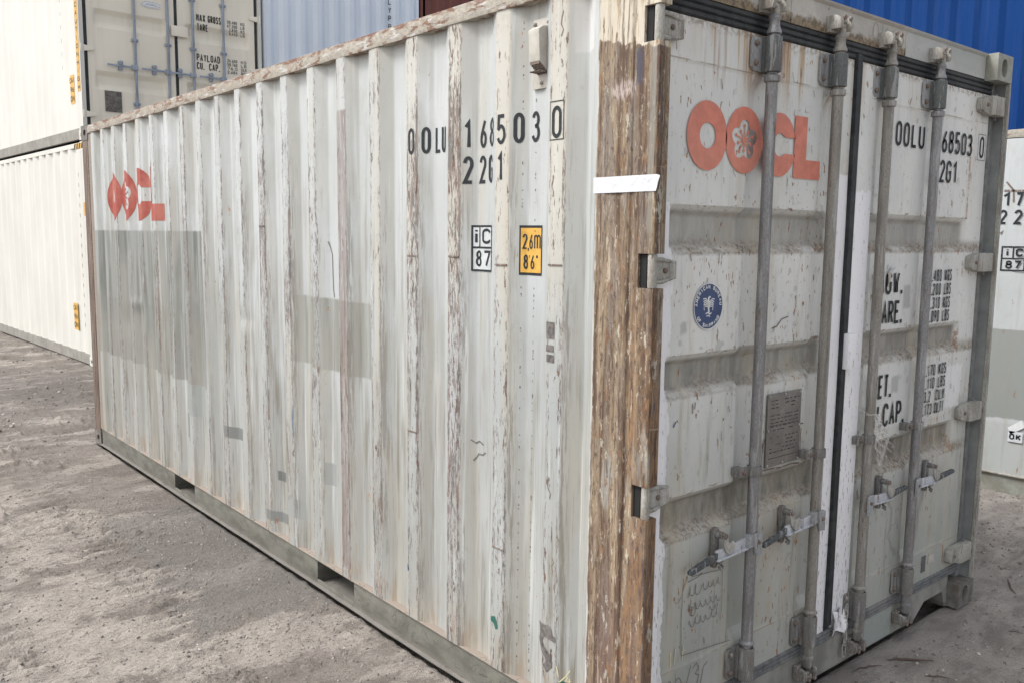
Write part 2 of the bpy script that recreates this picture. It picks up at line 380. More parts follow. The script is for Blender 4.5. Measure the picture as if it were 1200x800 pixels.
def mat_galv(name, c1, c2, rough=.55, metal=.25, dirt=.4):
    g = G(name)
    a = g.noise((240, 240, 90), 3, .6, off=3.); b = g.noise((14, 14, 5), 5, .65, off=7.)
    cc = g.mix(g.ss(a, .35, .65), c1, c2)
    cc = g.mix(g.ss(b, .45, .68)*dirt, cc, (.20, .175, .145))
    cc = g.mix(g.ss(g.noise((60, 60, 12), 4, .7, off=17.), .62, .66)*.7, cc, (.16, .10, .07))
    cc = g.mix(g.ss(g.noise((50, 50, 5), 5, .7, off=27.), .54, .60)*.5, cc, (.45, .45, .45))
    cc = g.mix(g.ss(g.noise((30, 30, 2.2), 4, .6, off=37.), .52, .66)*.55, cc, (.12, .11, .10))
    return g.done(cc, rough, a, .001, metal)

def mat_bg_paint(name, c, rough=.5, dirt=.12, streak=.15, rust=0., spec=.35):
    g = G(name)
    n = g.noise((1.5, 1.5, 1.), 4); st = g.noise((22, 22, .9), 5, .6, off=4.); fine = g.noise(40, 4, off=2.)
    cc = g.mix(g.ss(n, .3, .7), tuple(v*.95 for v in c), tuple(min(1, v*1.04) for v in c))
    cc = g.mix(g.ss(st, .52, .74)*streak, cc, (.30, .27, .22))
    cc = g.mix(g.ss(fine, .62, .75)*dirt, cc, (.25, .22, .18))
    if rust: cc = g.mix(g.ss(g.noise((7, 7, 5), 5, .7, off=14.), .68-rust*.05, .70)*.8, cc, RUSTL)
    return g.done(cc, rough, n*.8+fine*.15, .002, spec=spec)

def mat_ground():
    g = G('dusty_gravel_dirt')
    x, y, z = g.x, g.y, g.z
    big = g.noise((.9, .9, 0.), 5, .6, off=3.); mid = g.noise((3, 6, 0.), 6, .66, off=5.)
    fine = g.noise((26, 44, 20), 6, .74, off=7.); grit = g.noise((160, 190, 60), 3, .6, off=9.)
    cc = g.mix(g.ss(mid*.6+big*.4, .40, .58), (.25, .22, .19), (.40, .357, .315))
    pz = g.box(x, -1.9, -.62, y, 1.5, 5.2, (mid-.5)*1.4+(fine-.5)*.4, .25)
    pale = g.ss(g.noise((1.3, 2.3, 0.), 6, .72, off=13.)+pz*.09, .50, .58)
    cc = g.mix(pale*.85, cc, (.60, .54, .482))
    hz = g.ss(z, .004, -.026)
    cc = g.mix(hz*.35, cc, (.15, .135, .125))
    crack = g.ss(g.noise((5, 17, 0.), 6, .78, off=47.), .39, .32)
    cc = g.mix(crack*.75, cc, (.11, .095, .083))
    ck2 = g.ss(g.noise((16, 48, 0.), 5, .75, off=48.), .37, .31)*g.ss(g.noise((1.7, 1.7, 0.), 3, .6, off=49.), .42, .55)
    cc = g.mix(ck2*.85, cc, (.09, .077, .068))
    trd = g.ss(g.noise((9, 30, 0.), 4, .7, off=147.), .42, .35)*g.ss(g.noise((2.2, 1.1, 0.), 3, .6, off=149.), .46, .56)
    cc = g.mix(trd*.5, cc, (.15, .13, .115))
    lum = g.ss(g.noise((34, 60, 20), 5, .8, off=53.), .38, .62)
    cc = g.mix((1.-lum)*.35, cc, (.17, .15, .13))
    cc = g.mix(g.ss(fine, .44, .33)*.6, cc, (.13, .115, .105))
    cc = g.mix(g.ss(fine, .57, .68)*.35, cc, (.46, .425, .40))
    # darker grey, gravelly earth beside the rail and further back
    near = g.box(x, -.58, .2, y, 2.0, 3.9, (mid-.5)*.9+(fine-.5)*.5, .06)
    cc = g.mix(near*.6, cc, (.21, .198, .185))
    far = g.ss(y+(mid-.5)*1.5, 6.6, 8.5)
    cc = g.mix(far*.55*g.ss(mid, .35, .6), cc, (.12, .11, .10))
    rt = g.ss(x, .6, 1.3)*g.ss(y, 1.2, .5)  # pale gravel by the doors, lightened further to offset the shade there
    cc = g.mix(rt*.8, cc, g.mix(g.ss(mid, .4, .6), (.34, .312, .285), (.52, .48, .445)))
    cc = g.mix(g.ss(grit, .63, .70)*(rt*.7+.10), cc, (.44, .42, .39))
    cc = g.mix(g.ss(grit, .42, .35)*.5, cc, (.08, .07, .065))
    return g.done(cc, .92, fine*1.3+grit*.45+mid*.8+g.noise((70, 100, 30), 4, .7, off=99.)*.6, .022, spec=.2)

M_ = {}
M_['side'] = mat_side(); M_['post'] = mat_post(); M_['dpost'] = mat_dark_post(); M_['rail'] = mat_rail()
M_['brail'] = mat_bottom_rail(); M_['door'] = mat_door(); M_['header'] = mat_header(); M_['sill'] = mat_sill()
M_['rod'] = mat_galv('galvanised_rod', (.215, .215, .22), (.29, .29, .30), .45, .4)
M_['rod2'] = mat_galv('dusty_galvanised_rod', (.235, .225, .205), (.31, .295, .27))
M_['clamp'] = mat_galv('dark_painted_clamp', (.085, .095, .095), (.13, .14, .14), .6, 0., .15)
M_['clampl'] = mat_galv('scuffed_clamp_plate', (.25, .26, .27), (.36, .37, .39), .6, 0., .25)
M_['clampb'] = mat_galv('dusty_grey_clamp', (.15, .148, .142), (.22, .215, .205), .65, .1, .4)
M_['cam'] = mat_galv('painted_cam', (.30, .285, .25), (.46, .44, .40), .6, 0., .8)
M_['camd'] = mat_galv('grimy_cam', (.12, .105, .09), (.26, .245, .225), .6, 0., .6)
M_['handle'] = mat_galv('bright_zinc_handle', (.48, .50, .55), (.64, .66, .70), .45, .3, .25)
M_['grip'] = mat_galv('dark_grip', (.05, .06, .065), (.10, .11, .12), .65, 0., .1)
M_['latch'] = mat_galv('pitted_latch', (.33, .32, .30), (.50, .49, .46), .6, .2, .5)
M_['bolt'] = mat_galv('rusty_bolt', (.12, .09, .075), (.22, .16, .13), .7, 0., .4)
M_['hinge'] = mat_galv('painted_hinge', (.28, .275, .245), (.42, .41, .37), .6, 0., .8)
M_['gasket'] = simple('black_rubber_gasket', (.022, .025, .028), .6, var=.4, scale=40, dirt=.5, dc=(.06, .065, .065))
M_['ggasket'] = simple('dirty_grey_gasket', (.15, .155, .16), .65, var=.3, scale=40, dirt=.6, dc=(.26, .25, .24))
M_['cast'] = simple('grey_casting_paint', (.30, .31, .275), .6, scale=30, dirt=.5, dc=(.17, .15, .115))
M_['castr'] = simple('grimy_grey_casting', (.165, .155, .14), .8, var=.25, scale=30, bump=1, bd=.004, dirt=.5, dc=(.09, .07, .055))
M_['chan'] = simple('post_channel_paint', (.25, .262, .26), .6, dirt=.4, scale=18, dc=(.12, .12, .12))
M_['dark'] = simple('dark_interior', (.02, .02, .02), .9)
M_['red'] = simple('faded_logo_red_paint', (.33, .075, .055), .6, scale=30, var=.10, dirt=.25, dc=(.60, .30, .24))
M_['redp'] = simple('pale_logo_red_paint', (.62, .215, .155), .6, scale=30, var=.10, dirt=.25, dc=(.66, .34, .27))
M_['ink'] = simple('black_stencil_paint', (.018, .022, .026), .6, scale=60, var=.3)
M_['inkw'] = simple('worn_black_stencil', (.035, .035, .037), .7, scale=60, var=.3, dirt=.2, dc=(.3, .28, .25))
M_['yellow'] = simple('yellow_label', (.62, .36, .07), .5, scale=30, dirt=.3, dc=(.5, .3, .1))
M_['navy'] = simple('navy_sticker', (.03, .06, .17), .45, scale=20, dirt=.3, dc=(.10, .13, .20))
M_['white'] = simple('white_paint_mark', (.72, .73, .74), .5, scale=40, var=.04)
M_['tape'] = simple('bright_white_tape', (.64, .66, .69), .5, scale=28, var=.05, bump=1.2, bd=.004, dirt=.25, dc=(.52, .52, .52))
M_['rwhite0'] = simple('pale_grey_backing', (.50, .525, .53), .5, scale=30, dirt=.3, dc=(.4, .4, .37))
M_['plate'] = simple('engraved_data_plate', (.205, .195, .18), .5, .3, scale=60, dirt=.5, dc=(.13, .12, .11))
M_['chalk'] = simple('yellow_chalk', (.62, .58, .38), .9, scale=60)
M_['pen'] = simple('grey_marker_line', (.17, .165, .155), .8, scale=60)
M_['penl'] = simple('pale_marker_line', (.27, .265, .25), .8, scale=60)
M_['green'] = simple('green_tape', (.03, .12, .095), .6, scale=40)
M_['residue'] = simple('dark_tape_residue', (.12, .11, .105), .8, scale=60, var=.4, dirt=.7, dc=(.24, .22, .2))
M_['ground'] = mat_ground()
M_['ventl'] = simple('cream_ventilator_paint', (.46, .44, .395), .55, scale=25, dirt=.4, dc=(.36, .30, .22))

# ------------------------------------------------------------------ mesh helpers
class MB:
    def __init__(s): s.v = []; s.f = []
    def add(s, vs, fs):
        o = len(s.v); s.v += [tuple(p) for p in vs]; s.f += [tuple(i+o for i in q) for q in fs]; return s
    def box(s, x0, x1, y0, y1, z0, z1):
        vs = [(x, y, z) for x in (x0, x1) for y in (y0, y1) for z in (z0, z1)]
        return s.add(vs, [(0, 1, 3, 2), (4, 6, 7, 5), (0, 4, 5, 1), (2, 3, 7, 6), (0, 2, 6, 4), (1, 5, 7, 3)])
    def prism(s, poly, axis, a, b):
        """poly in the two other axes, extruded along axis a..b"""
        def P(p, t): q = list(p); q.insert(axis, t); return tuple(q)
        n = len(poly)
        vs = [P(p, a) for p in poly]+[P(p, b) for p in poly]
        return s.add(vs, [(i, (i+1) % n, n+(i+1) % n, n+i) for i in range(n)]+[tuple(range(n)), tuple(range(2*n-1, n-1, -1))])
    def rev(s, cx, cy, prof, n=16, axis=2, a0=0, a1=2*math.pi, cap=True):
        """lathe; prof = [(r, t)], axis along which t runs"""
        full = abs(a1-a0-2*math.pi) < 1e-6; k = n if full else n+1
        vs = []
        for (rr, t) in prof:
            for i in range(k):
                a = a0+(a1-a0)*i/n
                p = [cx+rr*math.cos(a), cy+rr*math.sin(a)]; p.insert(axis, t); vs.append(tuple(p))
        fs = []
        for j in range(len(prof)-1):
            for i in range(k if full else k-1):
                fs.append((j*k+i, j*k+(i+1) % k, (j+1)*k+(i+1) % k, (j+1)*k+i))
        if cap and full: fs += [tuple(range(k))[::-1], tuple(range((len(prof)-1)*k, len(prof)*k))]
        return s.add(vs, fs)
    def tube(s, pts, rad, n=8, closed=False):
        pts = [Vector(p) for p in pts]; m = len(pts); vs = []
        for i, p in enumerate(pts):
            a = pts[(i-1) % m] if (closed or i) else p; b = pts[(i+1) % m] if (closed or i < m-1) else p
            t = (b-a).normalized(); up = Vector((0, 0, 1)) if abs(t.z) < .9 else Vector((1, 0, 0))
            e1 = t.cross(up).normalized(); e2 = t.cross(e1)
            rr = rad[i] if isinstance(rad, (list, tuple)) else rad
            vs += [tuple(p+(e1*math.cos(2*math.pi*k/n)+e2*math.sin(2*math.pi*k/n))*rr) for k in range(n)]
        fs = []
        for i in range(m if closed else m-1):
            j = (i+1) % m
            fs += [(i*n+k, i*n+(k+1) % n, j*n+(k+1) % n, j*n+k) for k in range(n)]
        if not closed: fs += [tuple(range(n))[::-1], tuple(range((m-1)*n, m*n))]
        return s.add(vs, fs)
    def grid(s, P):
        P = np.asarray(P); a, b = P.shape[:2]; o = len(s.v)
        s.v += [tuple(p) for p in P.reshape(-1, 3).tolist()]
        s.f += [(o+i*b+j, o+i*b+j+1, o+(i+1)*b+j+1, o+(i+1)*b+j) for i in range(a-1) for j in range(b-1)]
        return s
    def build(s, name, mat, parent=None, bevel=0., smooth=True, ang=35, loc=None, fix=True):
        me = bpy.data.meshes.new(name); me.from_pydata(s.v, [], s.f)
        if fix:
            bm = bmesh.new(); bm.from_mesh(me); bmesh.ops.recalc_face_normals(bm, faces=bm.faces)
            if bevel:
                es = [e for e in bm.edges if len(e.link_faces) == 2 and e.calc_face_angle(0) > R(40)]
                bmesh.ops.bevel(bm, geom=es, offset=bevel, segments=2, profile=.6, affect='EDGES', clamp_overlap=True)
            bm.to_mesh(me); bm.free()
        me.materials.append(M_[mat] if isinstance(mat, str) else mat)
        if smooth:
            me.shade_smooth(); me.set_sharp_from_angle(angle=R(ang))
        o = bpy.data.objects.new(name, me); col.objects.link(o)
        if parent: o.parent = parent
        if loc: o.location = loc
        return o

def tag(o, label=None, cat=None, group=None, kind=None):
    if label: o['label'] = label
    if cat: o['category'] = cat
    if group: o['group'] = group
    if kind: o['kind'] = kind
    return o
def thing(name, label, cat, loc=(0, 0, 0), rz=0., group=None):
    o = bpy.data.objects.new(name, None); o.empty_display_size = .2; col.objects.link(o)
    o.location = loc; o.rotation_euler = (0, 0, rz)
    return tag(o, label, cat, group)
def dup(o, parent, loc=None, name=None):
    c = o.copy(); col.objects.link(c); c.parent = parent
    if loc is not None: c.location = loc
    return c

# ------------------------------------------------------------------ stroke lettering
def arc(cx, cy, rx, ry, a0, a1, n=14):
    return [(cx+rx*math.cos(R(a0+(a1-a0)*i/n)), cy+ry*math.sin(R(a0+(a1-a0)*i/n))) for i in range(n+1)]
GL = {
 '0': [arc(.5, .76, .5, .24, 0, 180)+arc(.5, .24, .5, .24, 180, 360)+[(1, .76)]],
 '1': [[(.15, .80), (.62, 1), (.62, 0)]],
 '2': [arc(.5, .75, .5, .25, 170, -25)+[(0, 0), (1, 0)]],
 '3': [arc(.48, .76, .46, .24, 160, -80)+[(.35, .52)], [(.35, .52)]+arc(.48, .27, .52, .27, 80, -160)],
 '4': [[(.75, 0), (.75, 1), (0, .28), (1, .28)]],
 '5': [[(.95, 1), (.12, 1), (.06, .54)]+arc(.48, .31, .52, .31, 135, -155)],
 '6': [[(.8, 1), (.15, .5)]+arc(.5, .27, .48, .27, 160, 520, 24)],
 '7': [[(0, 1), (1, 1), (.35, 0)]],
 '8': [arc(.5, .77, .43, .23, 0, 360, 24), arc(.5, .27, .5, .27, 0, 360, 24)],
 '9': [[(.2, 0), (.85, .5)]+arc(.5, .73, .48, .27, -20, 340, 24)],
 'A': [[(0, 0), (.5, 1), (1, 0)], [(.18, .33), (.82, .33)]],
 'B': [[(0, 0), (0, 1), (.55, 1)]+arc(.55, .76, .42, .24, 90, -90)+[(0, .52)], [(.55, .52)]+arc(.55, .26, .45, .26, 90, -90)+[(0, 0)]],
 'C': [arc(.5, .76, .5, .24, 5, 180)+arc(.5, .24, .5, .24, 180, 355)],
 'D': [[(0, 0), (0, 1), (.4, 1)]+arc(.4, .7, .6, .3, 90, 0)+arc(.4, .3, .6, .3, 0, -90)+[(0, 0)]],
 'E': [[(1, 1), (0, 1), (0, 0), (1, 0)], [(0, .52), (.8, .52)]],
 'F': [[(1, 1), (0, 1), (0, 0)], [(0, .52), (.8, .52)]],
 'G': [arc(.5, .76, .5, .24, 5, 180)+arc(.5, .24, .5, .24, 180, 360)+[(1, .48), (.55, .48)]],
 'H': [[(0, 0), (0, 1)], [(1, 0), (1, 1)], [(0, .5), (1, .5)]],
 'I': [[(.5, 0), (.5, 1)]], 'i': [[(.5, 0), (.5, .7)], [(.5, .86), (.5, 1.0)]],
 'K': [[(0, 0), (0, 1)], [(1, 1), (.05, .42)], [(.3, .55), (1, 0)]],
 'L': [[(0, 1), (0, 0), (1, 0)]], 'M': [[(0, 0), (0, 1), (.5, .35), (1, 1), (1, 0)]],
 'N': [[(0, 0), (0, 1), (1, 0), (1, 1)]], 'O': [arc(.5, .76, .5, .24, 0, 180)+arc(.5, .24, .5, .24, 180, 360)+[(1, .76)]],
 'P': [[(0, 0), (0, 1), (.5, 1)]+arc(.5, .74, .5, .26, 90, -90)+[(0, .48)]],
 'R': [[(0, 0), (0, 1), (.5, 1)]+arc(.5, .74, .5, .26, 90, -90)+[(0, .48)], [(.5, .48), (1, 0)]],
 'S': [arc(.5, .75, .5, .25, 20, 200)+arc(.5, .26, .5, .26, 60, -160)],
 'T': [[(0, 1), (1, 1)], [(.5, 1), (.5, 0)]], 'U': [[(0, 1)]+arc(.5, .24, .5, .24, 180, 360)+[(1, 1)]],
 'V': [[(0, 1), (.5, 0), (1, 1)]], 'W': [[(0, 1), (.25, 0), (.5, .7), (.75, 0), (1, 1)]],
 'X': [[(0, 0), (1, 1)], [(0, 1), (1, 0)]], 'Y': [[(0, 1), (.5, .5), (1, 1)], [(.5, .5), (.5, 0)]],
 'm': [[(0, 0), (0, .7)], [(0, .55)]+arc(.25, .55, .25, .15, 180, 0, 6)+[(.5, 0)], [(.5, .55)]+arc(.75, .55, .25, .15, 180, 0, 6)+[(1, 0)]],
 '.': [[(.5, .0), (.5, .07)]], ',': [[(.55, .08), (.4, -.12)]], "'": [[(.5, 1), (.45, .8)]], '"': [[(.3, 1), (.25, .8)], [(.75, 1), (.7, .8)]],
 '-': [[(.1, .5), (.9, .5)]], '/': [[(0, 0), (1, 1)]],
}
def ribbon(pts, t):
    """quads of a constant-width stroke in 2-D"""
    P = []
    for p in pts:
        p = Vector(p)
        if not P or (p-P[-1]).length > 1e-7: P.append(p)
    n = len(P); closed = (P[0]-P[-1]).length < 1e-6 and n > 3
    L_ = []; Rr = []
    for i in range(n):
        a = P[i-1] if i else (P[-2] if closed else None); b = P[i+1] if i < n-1 else (P[1] if closed else None)
        d1 = (P[i]-a).normalized() if a is not None and (P[i]-a).length > 1e-9 else None
        d2 = (b-P[i]).normalized() if b is not None and (b-P[i]).length > 1e-9 else None
        if d1 is None: d1 = d2
        if d2 is None: d2 = d1
        n1 = Vector((-d1.y, d1.x)); n2 = Vector((-d2.y, d2.x)); m = (n1+n2)
        if m.length < .3: m = n1
        m.normalize(); k = min(1/max(m.dot(n1), .35), 2.2)
        L_.append(P[i]+m*t/2*k); Rr.append(P[i]-m*t/2*k)
    return [(L_[i], L_[i+1], Rr[i+1], Rr[i]) for i in range(n-1)]
def glyph(ch, x, y, w, h, t):
    out = []
    if ch in ".,'\"": w_ = w*.35
    for pl in GL.get(ch, []):
        if ch in '.,': pts = [(x+t*.6+(p[0]-.5)*w*.4, y+p[1]*h+(t/2 if ch == '.' else 0)) for p in pl]; tt = t*1.15
        else: pts = [(x+t/2+p[0]*(w-t), y+t/2+p[1]*(h-t)) for p in pl]; tt = t
        if ch == '.': pts = [(x+t*.6, y), (x+t*.6, y+t*1.15)]
        out += ribbon(pts, tt)
    return out
def text2d(s, x, y, w, h, t, gap):
    """list of quads, text runs in +x from (x,y)"""
    out = []
    for ch in s:
        if ch == ' ': x += w*.75+gap; continue
        if ch in ".,'": out += glyph(ch, x, y, w*.4, h, t); x += t*1.2+gap; continue
        if ch in '1Ii': out += glyph(ch, x-w*.12, y, w*.9, h, t); x += w*.72+gap; continue
        out += glyph(ch, x, y, w, h, t); x += w+gap
    return out, x
def fit_text(s, x0, x1, y0, h, t, ratio=.25):
    """text spanning exactly x0..x1"""
    _, e = text2d(s, 0, 0, 1, 1, .1, ratio)
    w = .1
    for _i in range(20):
        q, e = text2d(s, 0, 0, w, h, t, w*ratio); e -= w*ratio; w *= (x1-x0)/e
    return text2d(s, x0, y0, w, h, t, w*ratio)[0]

# door plane decal: (u,v) -> (u, y, v)
def decal_door(quads, name, mat, parent, y=.0535, label=None):
    mb = MB()
    for q in quads:
        n = len(q); mb.add([(p[0], y, p[1]) for p in q], [tuple(range(n))])
    o = mb.build(name, mat, parent, smooth=False)
    if name in ('handwriting', 'scratch', 'plate_print'): o['kind'] = 'stuff'
    return tag(o, label) if label else o

# corrugated side profile
RS, RW, RP, SL = .385, .070, .2825, .068
DEP = .036
bp_ = [(.243, 0), (.262, 0), (.312, DEP), (RS-SL, DEP)]
for k in range(19):
    a = RS+RP*k
    bp_ += [(a, 0), (a+RW, 0), (a+RW+SL, DEP)]
    if k < 18: bp_ += [(a+RP-SL, DEP)]
bp_ += [(5.675, DEP), (5.725, 0), (5.80, 0)]
def rounded(bp, e=.007):
    out = [bp[0]]
    for i in range(1, len(bp)-1):
        (a, x0), (b, x1), (c, x2) = bp[i-1:i+2]
        e1 = min(e, (b-a)*.45, (c-b)*.45)
        p = (b-e1, x1+(x0-x1)*e1/(b-a)); q = (b+e1, x1+(x2-x1)*e1/(c-b))
        m = (b, (p[1]+q[1]+2*x1)/4)
        out += [p, m, q]
    return out+[bp[-1]]
PR = rounded(bp_)
PY = np.array([p[0] for p in PR]); PX = np.array([p[1] for p in PR])
rng = np.random.default_rng(5)
def dent(y, z):
    y = np.asarray(y, float); z = np.asarray(z, float); d = np.zeros(np.broadcast(y, z).shape)
    for (cy, cz, sy, sz, a) in ((4.72, 1.44, .05, .05, .022), (4.45, 1.44, .05, .05, .022), (4.16, 1.40, .05, .05, .016), (5.0, 1.30, .06, .05, .018), (4.86, 1.24, .06, .04, -.012),
                                (3.85, 1.38, .05, .05, .012), (5.12, 1.1, .08, .1, .01), (2.95, 1.28, .05, .04, .012), (5.0, 1.62, .06, .05, .012), (4.7, 1.2, .12, .14, .012),
                                (1.5, .35, .12, .12, .006), (.9, .9, .12, .2, .004), (2.2, 1.25, .15, .2, .006), (3.5, .9, .2, .3, .006)):
        d = d+a*np.exp(-((y-cy)/sy)**2-((z-cz)/sz)**2)
    return d + .0012*np.sin(y*5.1+z*2.3)*np.sin(z*4.1+y)
def side_x(y, z): return np.interp(y, PY, PX)+dent(y, z)
def decal_side(quads, name, mat, parent, off=.0014, label=None, profile=True):
    """quads in (s,z) with s = -y (so text runs left to right seen from -X)"""
    bm = bmesh.new()
    for q in quads:
        vs = [bm.verts.new((0, -p[0], p[1])) for p in q]
        try: bm.faces.new(vs)
        except ValueError: pass
    if profile:
        ys = [v.co.y for v in bm.verts]; lo, hi = min(ys), max(ys)
        for py in PY:
            if lo < py < hi:
                bmesh.ops.bisect_plane(bm, geom=bm.verts[:]+bm.edges[:]+bm.faces[:], plane_co=(0, float(py), 0), plane_no=(0, 1, 0))
        zs = [v.co.z for v in bm.verts]
        zz = math.ceil(min(zs)/.02)*.02
        while zz < max(zs):
            bmesh.ops.bisect_plane(bm, geom=bm.verts[:]+bm.edges[:]+bm.faces[:], plane_co=(0, 0, zz), plane_no=(0, 0, 1)); zz += .02
        for v in bm.verts: v.co.x = float(side_x(v.co.y, v.co.z))-off
    else:
        for v in bm.verts: v.co.x = -off
    me = bpy.data.meshes.new(name); bm.to_mesh(me); bm.free(); me.materials.append(M_[mat])
    o = bpy.data.objects.new(name, me); col.objects.link(o); o.parent = parent
    return tag(o, label) if label else o
def rect(x0, x1, y0, y1): return [((x0, y0), (x1, y0), (x1, y1), (x0, y1))]
def frame(x0, x1, y0, y1, t): return rect(x0, x1, y1-t, y1)+rect(x0, x1, y0, y0+t)+rect(x0, x0+t, y0+t, y1-t)+rect(x1-t, x1, y0+t, y1-t)
def logo(X0, W, Z0, H):
    """ring letters and plum blossom. returns letters, blossom, stamens"""
    def E(cx, cz, rx, rz, fn=None, a0=0, a1=360, n=64):
        q = []
        for i in range(n):
            p = []
            for j in (i, i+1):
                a = R(a0+(a1-a0)*j/n); p.append((a, math.cos(a), math.sin(a)))
            o_ = [(cx+rx*c, cz+rz*s) for (_, c, s) in p]
            if fn == 'flower':
                i_ = [(cx+.092*(.70+.30*abs(math.cos(2.5*(a-R(90)))))*c, cz+.31*(.70+.30*abs(math.cos(2.5*(a-R(90)))))*s) for (a, c, s) in p]
            else: i_ = [(fn[0]+fn[2]*c, fn[1]+fn[3]*s) for (_, c, s) in p]
            q.append((o_[0], o_[1], i_[1], i_[0]))
        return q
    L1 = E(.133, .5, .133, .5, (.135, .5, .053, .185))
    L2 = E(.390, .5, .133, .5, 'flower', n=100)
    L3 = []
    for i in range(48):
        pp = []
        for j in (i, i+1):
            ao = R(15+330*j/48); ai = R(45+270*j/48)
            pp.append(((.655+.133*math.cos(ao), .5+.5*math.sin(ao)), (.662+.050*math.cos(ai), .5+.185*math.sin(ai))))
        L3.append((pp[0][0], pp[1][0], pp[1][1], pp[0][1]))
    # square off the slot of the C
    L4 = [((.776, 0), (.776, 1), (.878, 1), (.878, 0))]+[((.878, 0), (.878, .31), (1, .31), (1, 0))]
    sm = []
    cx, cz = .390, .5
    for k in range(10):
        a = R(90+36*k); l = 1. if k % 2 == 0 else .72
        e = (cx+.062*l*math.cos(a), cz+.215*l*math.sin(a))
        d = Vector((math.cos(a), math.sin(a)))
        nx, nz = -math.sin(a)*.0030, math.cos(a)*.010
        b0 = (cx+.0175*math.cos(a), cz+.060*math.sin(a)); e0 = (e[0]-.0095*math.cos(a), e[1]-.032*math.sin(a))
        sm.append(((b0[0]+nx, b0[1]+nz), (e0[0]+nx, e0[1]+nz), (e0[0]-nx, e0[1]-nz), (b0[0]-nx, b0[1]-nz)))
        sm.append(tuple((e[0]+.008*math.cos(R(60*j)), e[1]+.028*math.sin(R(60*j))) for j in range(6)))
    sm.append(tuple((cx+.016*math.cos(R(30*j)), cz+.055*math.sin(R(30*j))) for j in range(12)))
    T = lambda q: [tuple((X0+p[0]*W, Z0+p[1]*H) for p in f_) for f_ in q]
    return T(L1+L2+L3+L4), T(sm)

# ================================================================== GROUND
def vnoise(x, y, seed):
    xi = np.floor(x).astype(np.int64); yi = np.floor(y).astype(np.int64); xf = x-xi; yf = y-yi
    def h(a, b):
        n = (a*374761393+b*668265263+seed*1442695041) & 0xffffffff
        n = ((n ^ (n >> 13))*1274126177) & 0xffffffff
        return ((n ^ (n >> 16)) & 0xffff)/65535.
    u_ = xf*xf*(3-2*xf); v_ = yf*yf*(3-2*yf)
    return (h(xi, yi)*(1-u_)+h(xi+1, yi)*u_)*(1-v_)+(h(xi, yi+1)*(1-u_)+h(xi+1, yi+1)*u_)*v_
def fbm(x, y, s, o=4, seed=0, g=.5):
    t = 0; a = 1; n = 0
    for k in range(o):
        t = t+a*vnoise(x*s+k*17.3, y*s-k*9.1, seed+k); n += a; a *= g; s *= 2.03
    return t/n
def gh(x, y):
    h = (fbm(x, y, .6, 3, 1)-.5)*.035 + (fbm(x*.55, y, 4.0, 5, 4, .6)-.5)*.026 + (fbm(x*.6, y, 12, 4, 9, .8)-.5)*.036
    # cleat marks across the tyre tracks that run along the container
    for (cx, wd, am, sl_, ph, pc) in ((-.55, .20, .024, -.03, 0., .13), (-1.25, .22, .022, -.05, 1., .15), (-2.3, .25, .018, .04, .4, .14), (.2, .2, .02, -.1, .2, .15)):
        c = x-cx-sl_*y
        m = np.exp(-(c/wd)**4)*np.clip(fbm(x, y, 1.6, 3, 31)*3.2-1.1, 0, 1)
        w_ = (fbm(x, y, 3, 3, 61)-.5)*1.6
        h = h+m*(am*np.clip(np.sin((y/pc+np.abs(c)*.6+w_)*2*math.pi+ph), -.4, 1.)**1-am*.4)
    sm = np.clip(fbm(x, y, .9, 3, 55)*3-1.3, 0, 1)
    h = h*(1-.35*sm)
    # small sharp clods
    cl = np.clip(fbm(x*.7, y, 13, 4, 71, .75)-.58, 0, 1)*.26*np.clip(fbm(x, y, 1.4, 3, 81)*4-1.5, 0, 1)
    h = h+cl
    under = np.clip(1-np.maximum(np.maximum(-.30-x, x-2.8), np.maximum(-.4-y, y-6.4))/.30, 0, 1)
    h = h*(1-under*.8)-.004*under-.010
    inn = np.clip(np.minimum(np.minimum(x-.004, 2.434-x), np.minimum(y-.075, 6.04-y))/.035, 0, 1)  # hollow shaped under the container so the gap below the rail stays dark
    h = h-.07*inn
    return h
def axis(lo, hi, step, far):
    a = np.arange(lo, hi+step/2, step); out = []; d = step; v = hi
    while v < far: d *= 1.25; v += d; out.append(v)
    out2 = []; d = step; v = lo
    while v > -far: d *= 1.25; v -= d; out2.append(v)
    return np.concatenate([np.array(out2[::-1]), a, np.array(out)])
gx = np.concatenate([axis(-3.0, .3, .016, 250)[lambda a: a < .3] if False else axis(-3.2, .30, .016, 250)])
gx = gx[gx < .30]; gx2 = axis(.30, 4.8, .03, 250); gx2 = gx2[gx2 >= .30]; gx = np.concatenate([gx, gx2])
gy = axis(-1.2, 5.0, .016, 250); gy = gy[gy < 5.0]; gy2 = axis(5.0, 16, .05, 250); gy2 = gy2[gy2 >= 5.0]; gy = np.concatenate([gy, gy2])
X, Y = np.meshgrid(gx, gy, indexing='ij'); Z = gh(X, Y)
fade = np.clip(1-(np.hypot(X, Y-4)-20)/20, 0, 1); Z = Z*fade
nx_, ny_ = X.shape
me = bpy.data.meshes.new('ground'); me.vertices.add(nx_*ny_)
me.vertices.foreach_set('co', np.stack([X, Y, Z], -1).astype(np.float32).ravel())
i0 = (np.arange(nx_-1)[:, None]*ny_+np.arange(ny_-1)[None]).ravel()
q = np.stack([i0, i0+ny_, i0+ny_+1, i0+1], -1).astype(np.int32)
me.loops.add(q.size); me.polygons.add(len(q)); me.loops.foreach_set('vertex_index', q.ravel())
me.polygons.foreach_set('loop_start', np.arange(0, q.size, 4, dtype=np.int32)); me.update(calc_edges=True)
me.materials.append(M_['ground']); me.shade_smooth()
go = bpy.data.objects.new('ground', me); col.objects.link(go)
tag(go, 'dusty pinkish grey dirt yard with tyre marks and loose gravel', kind='structure')

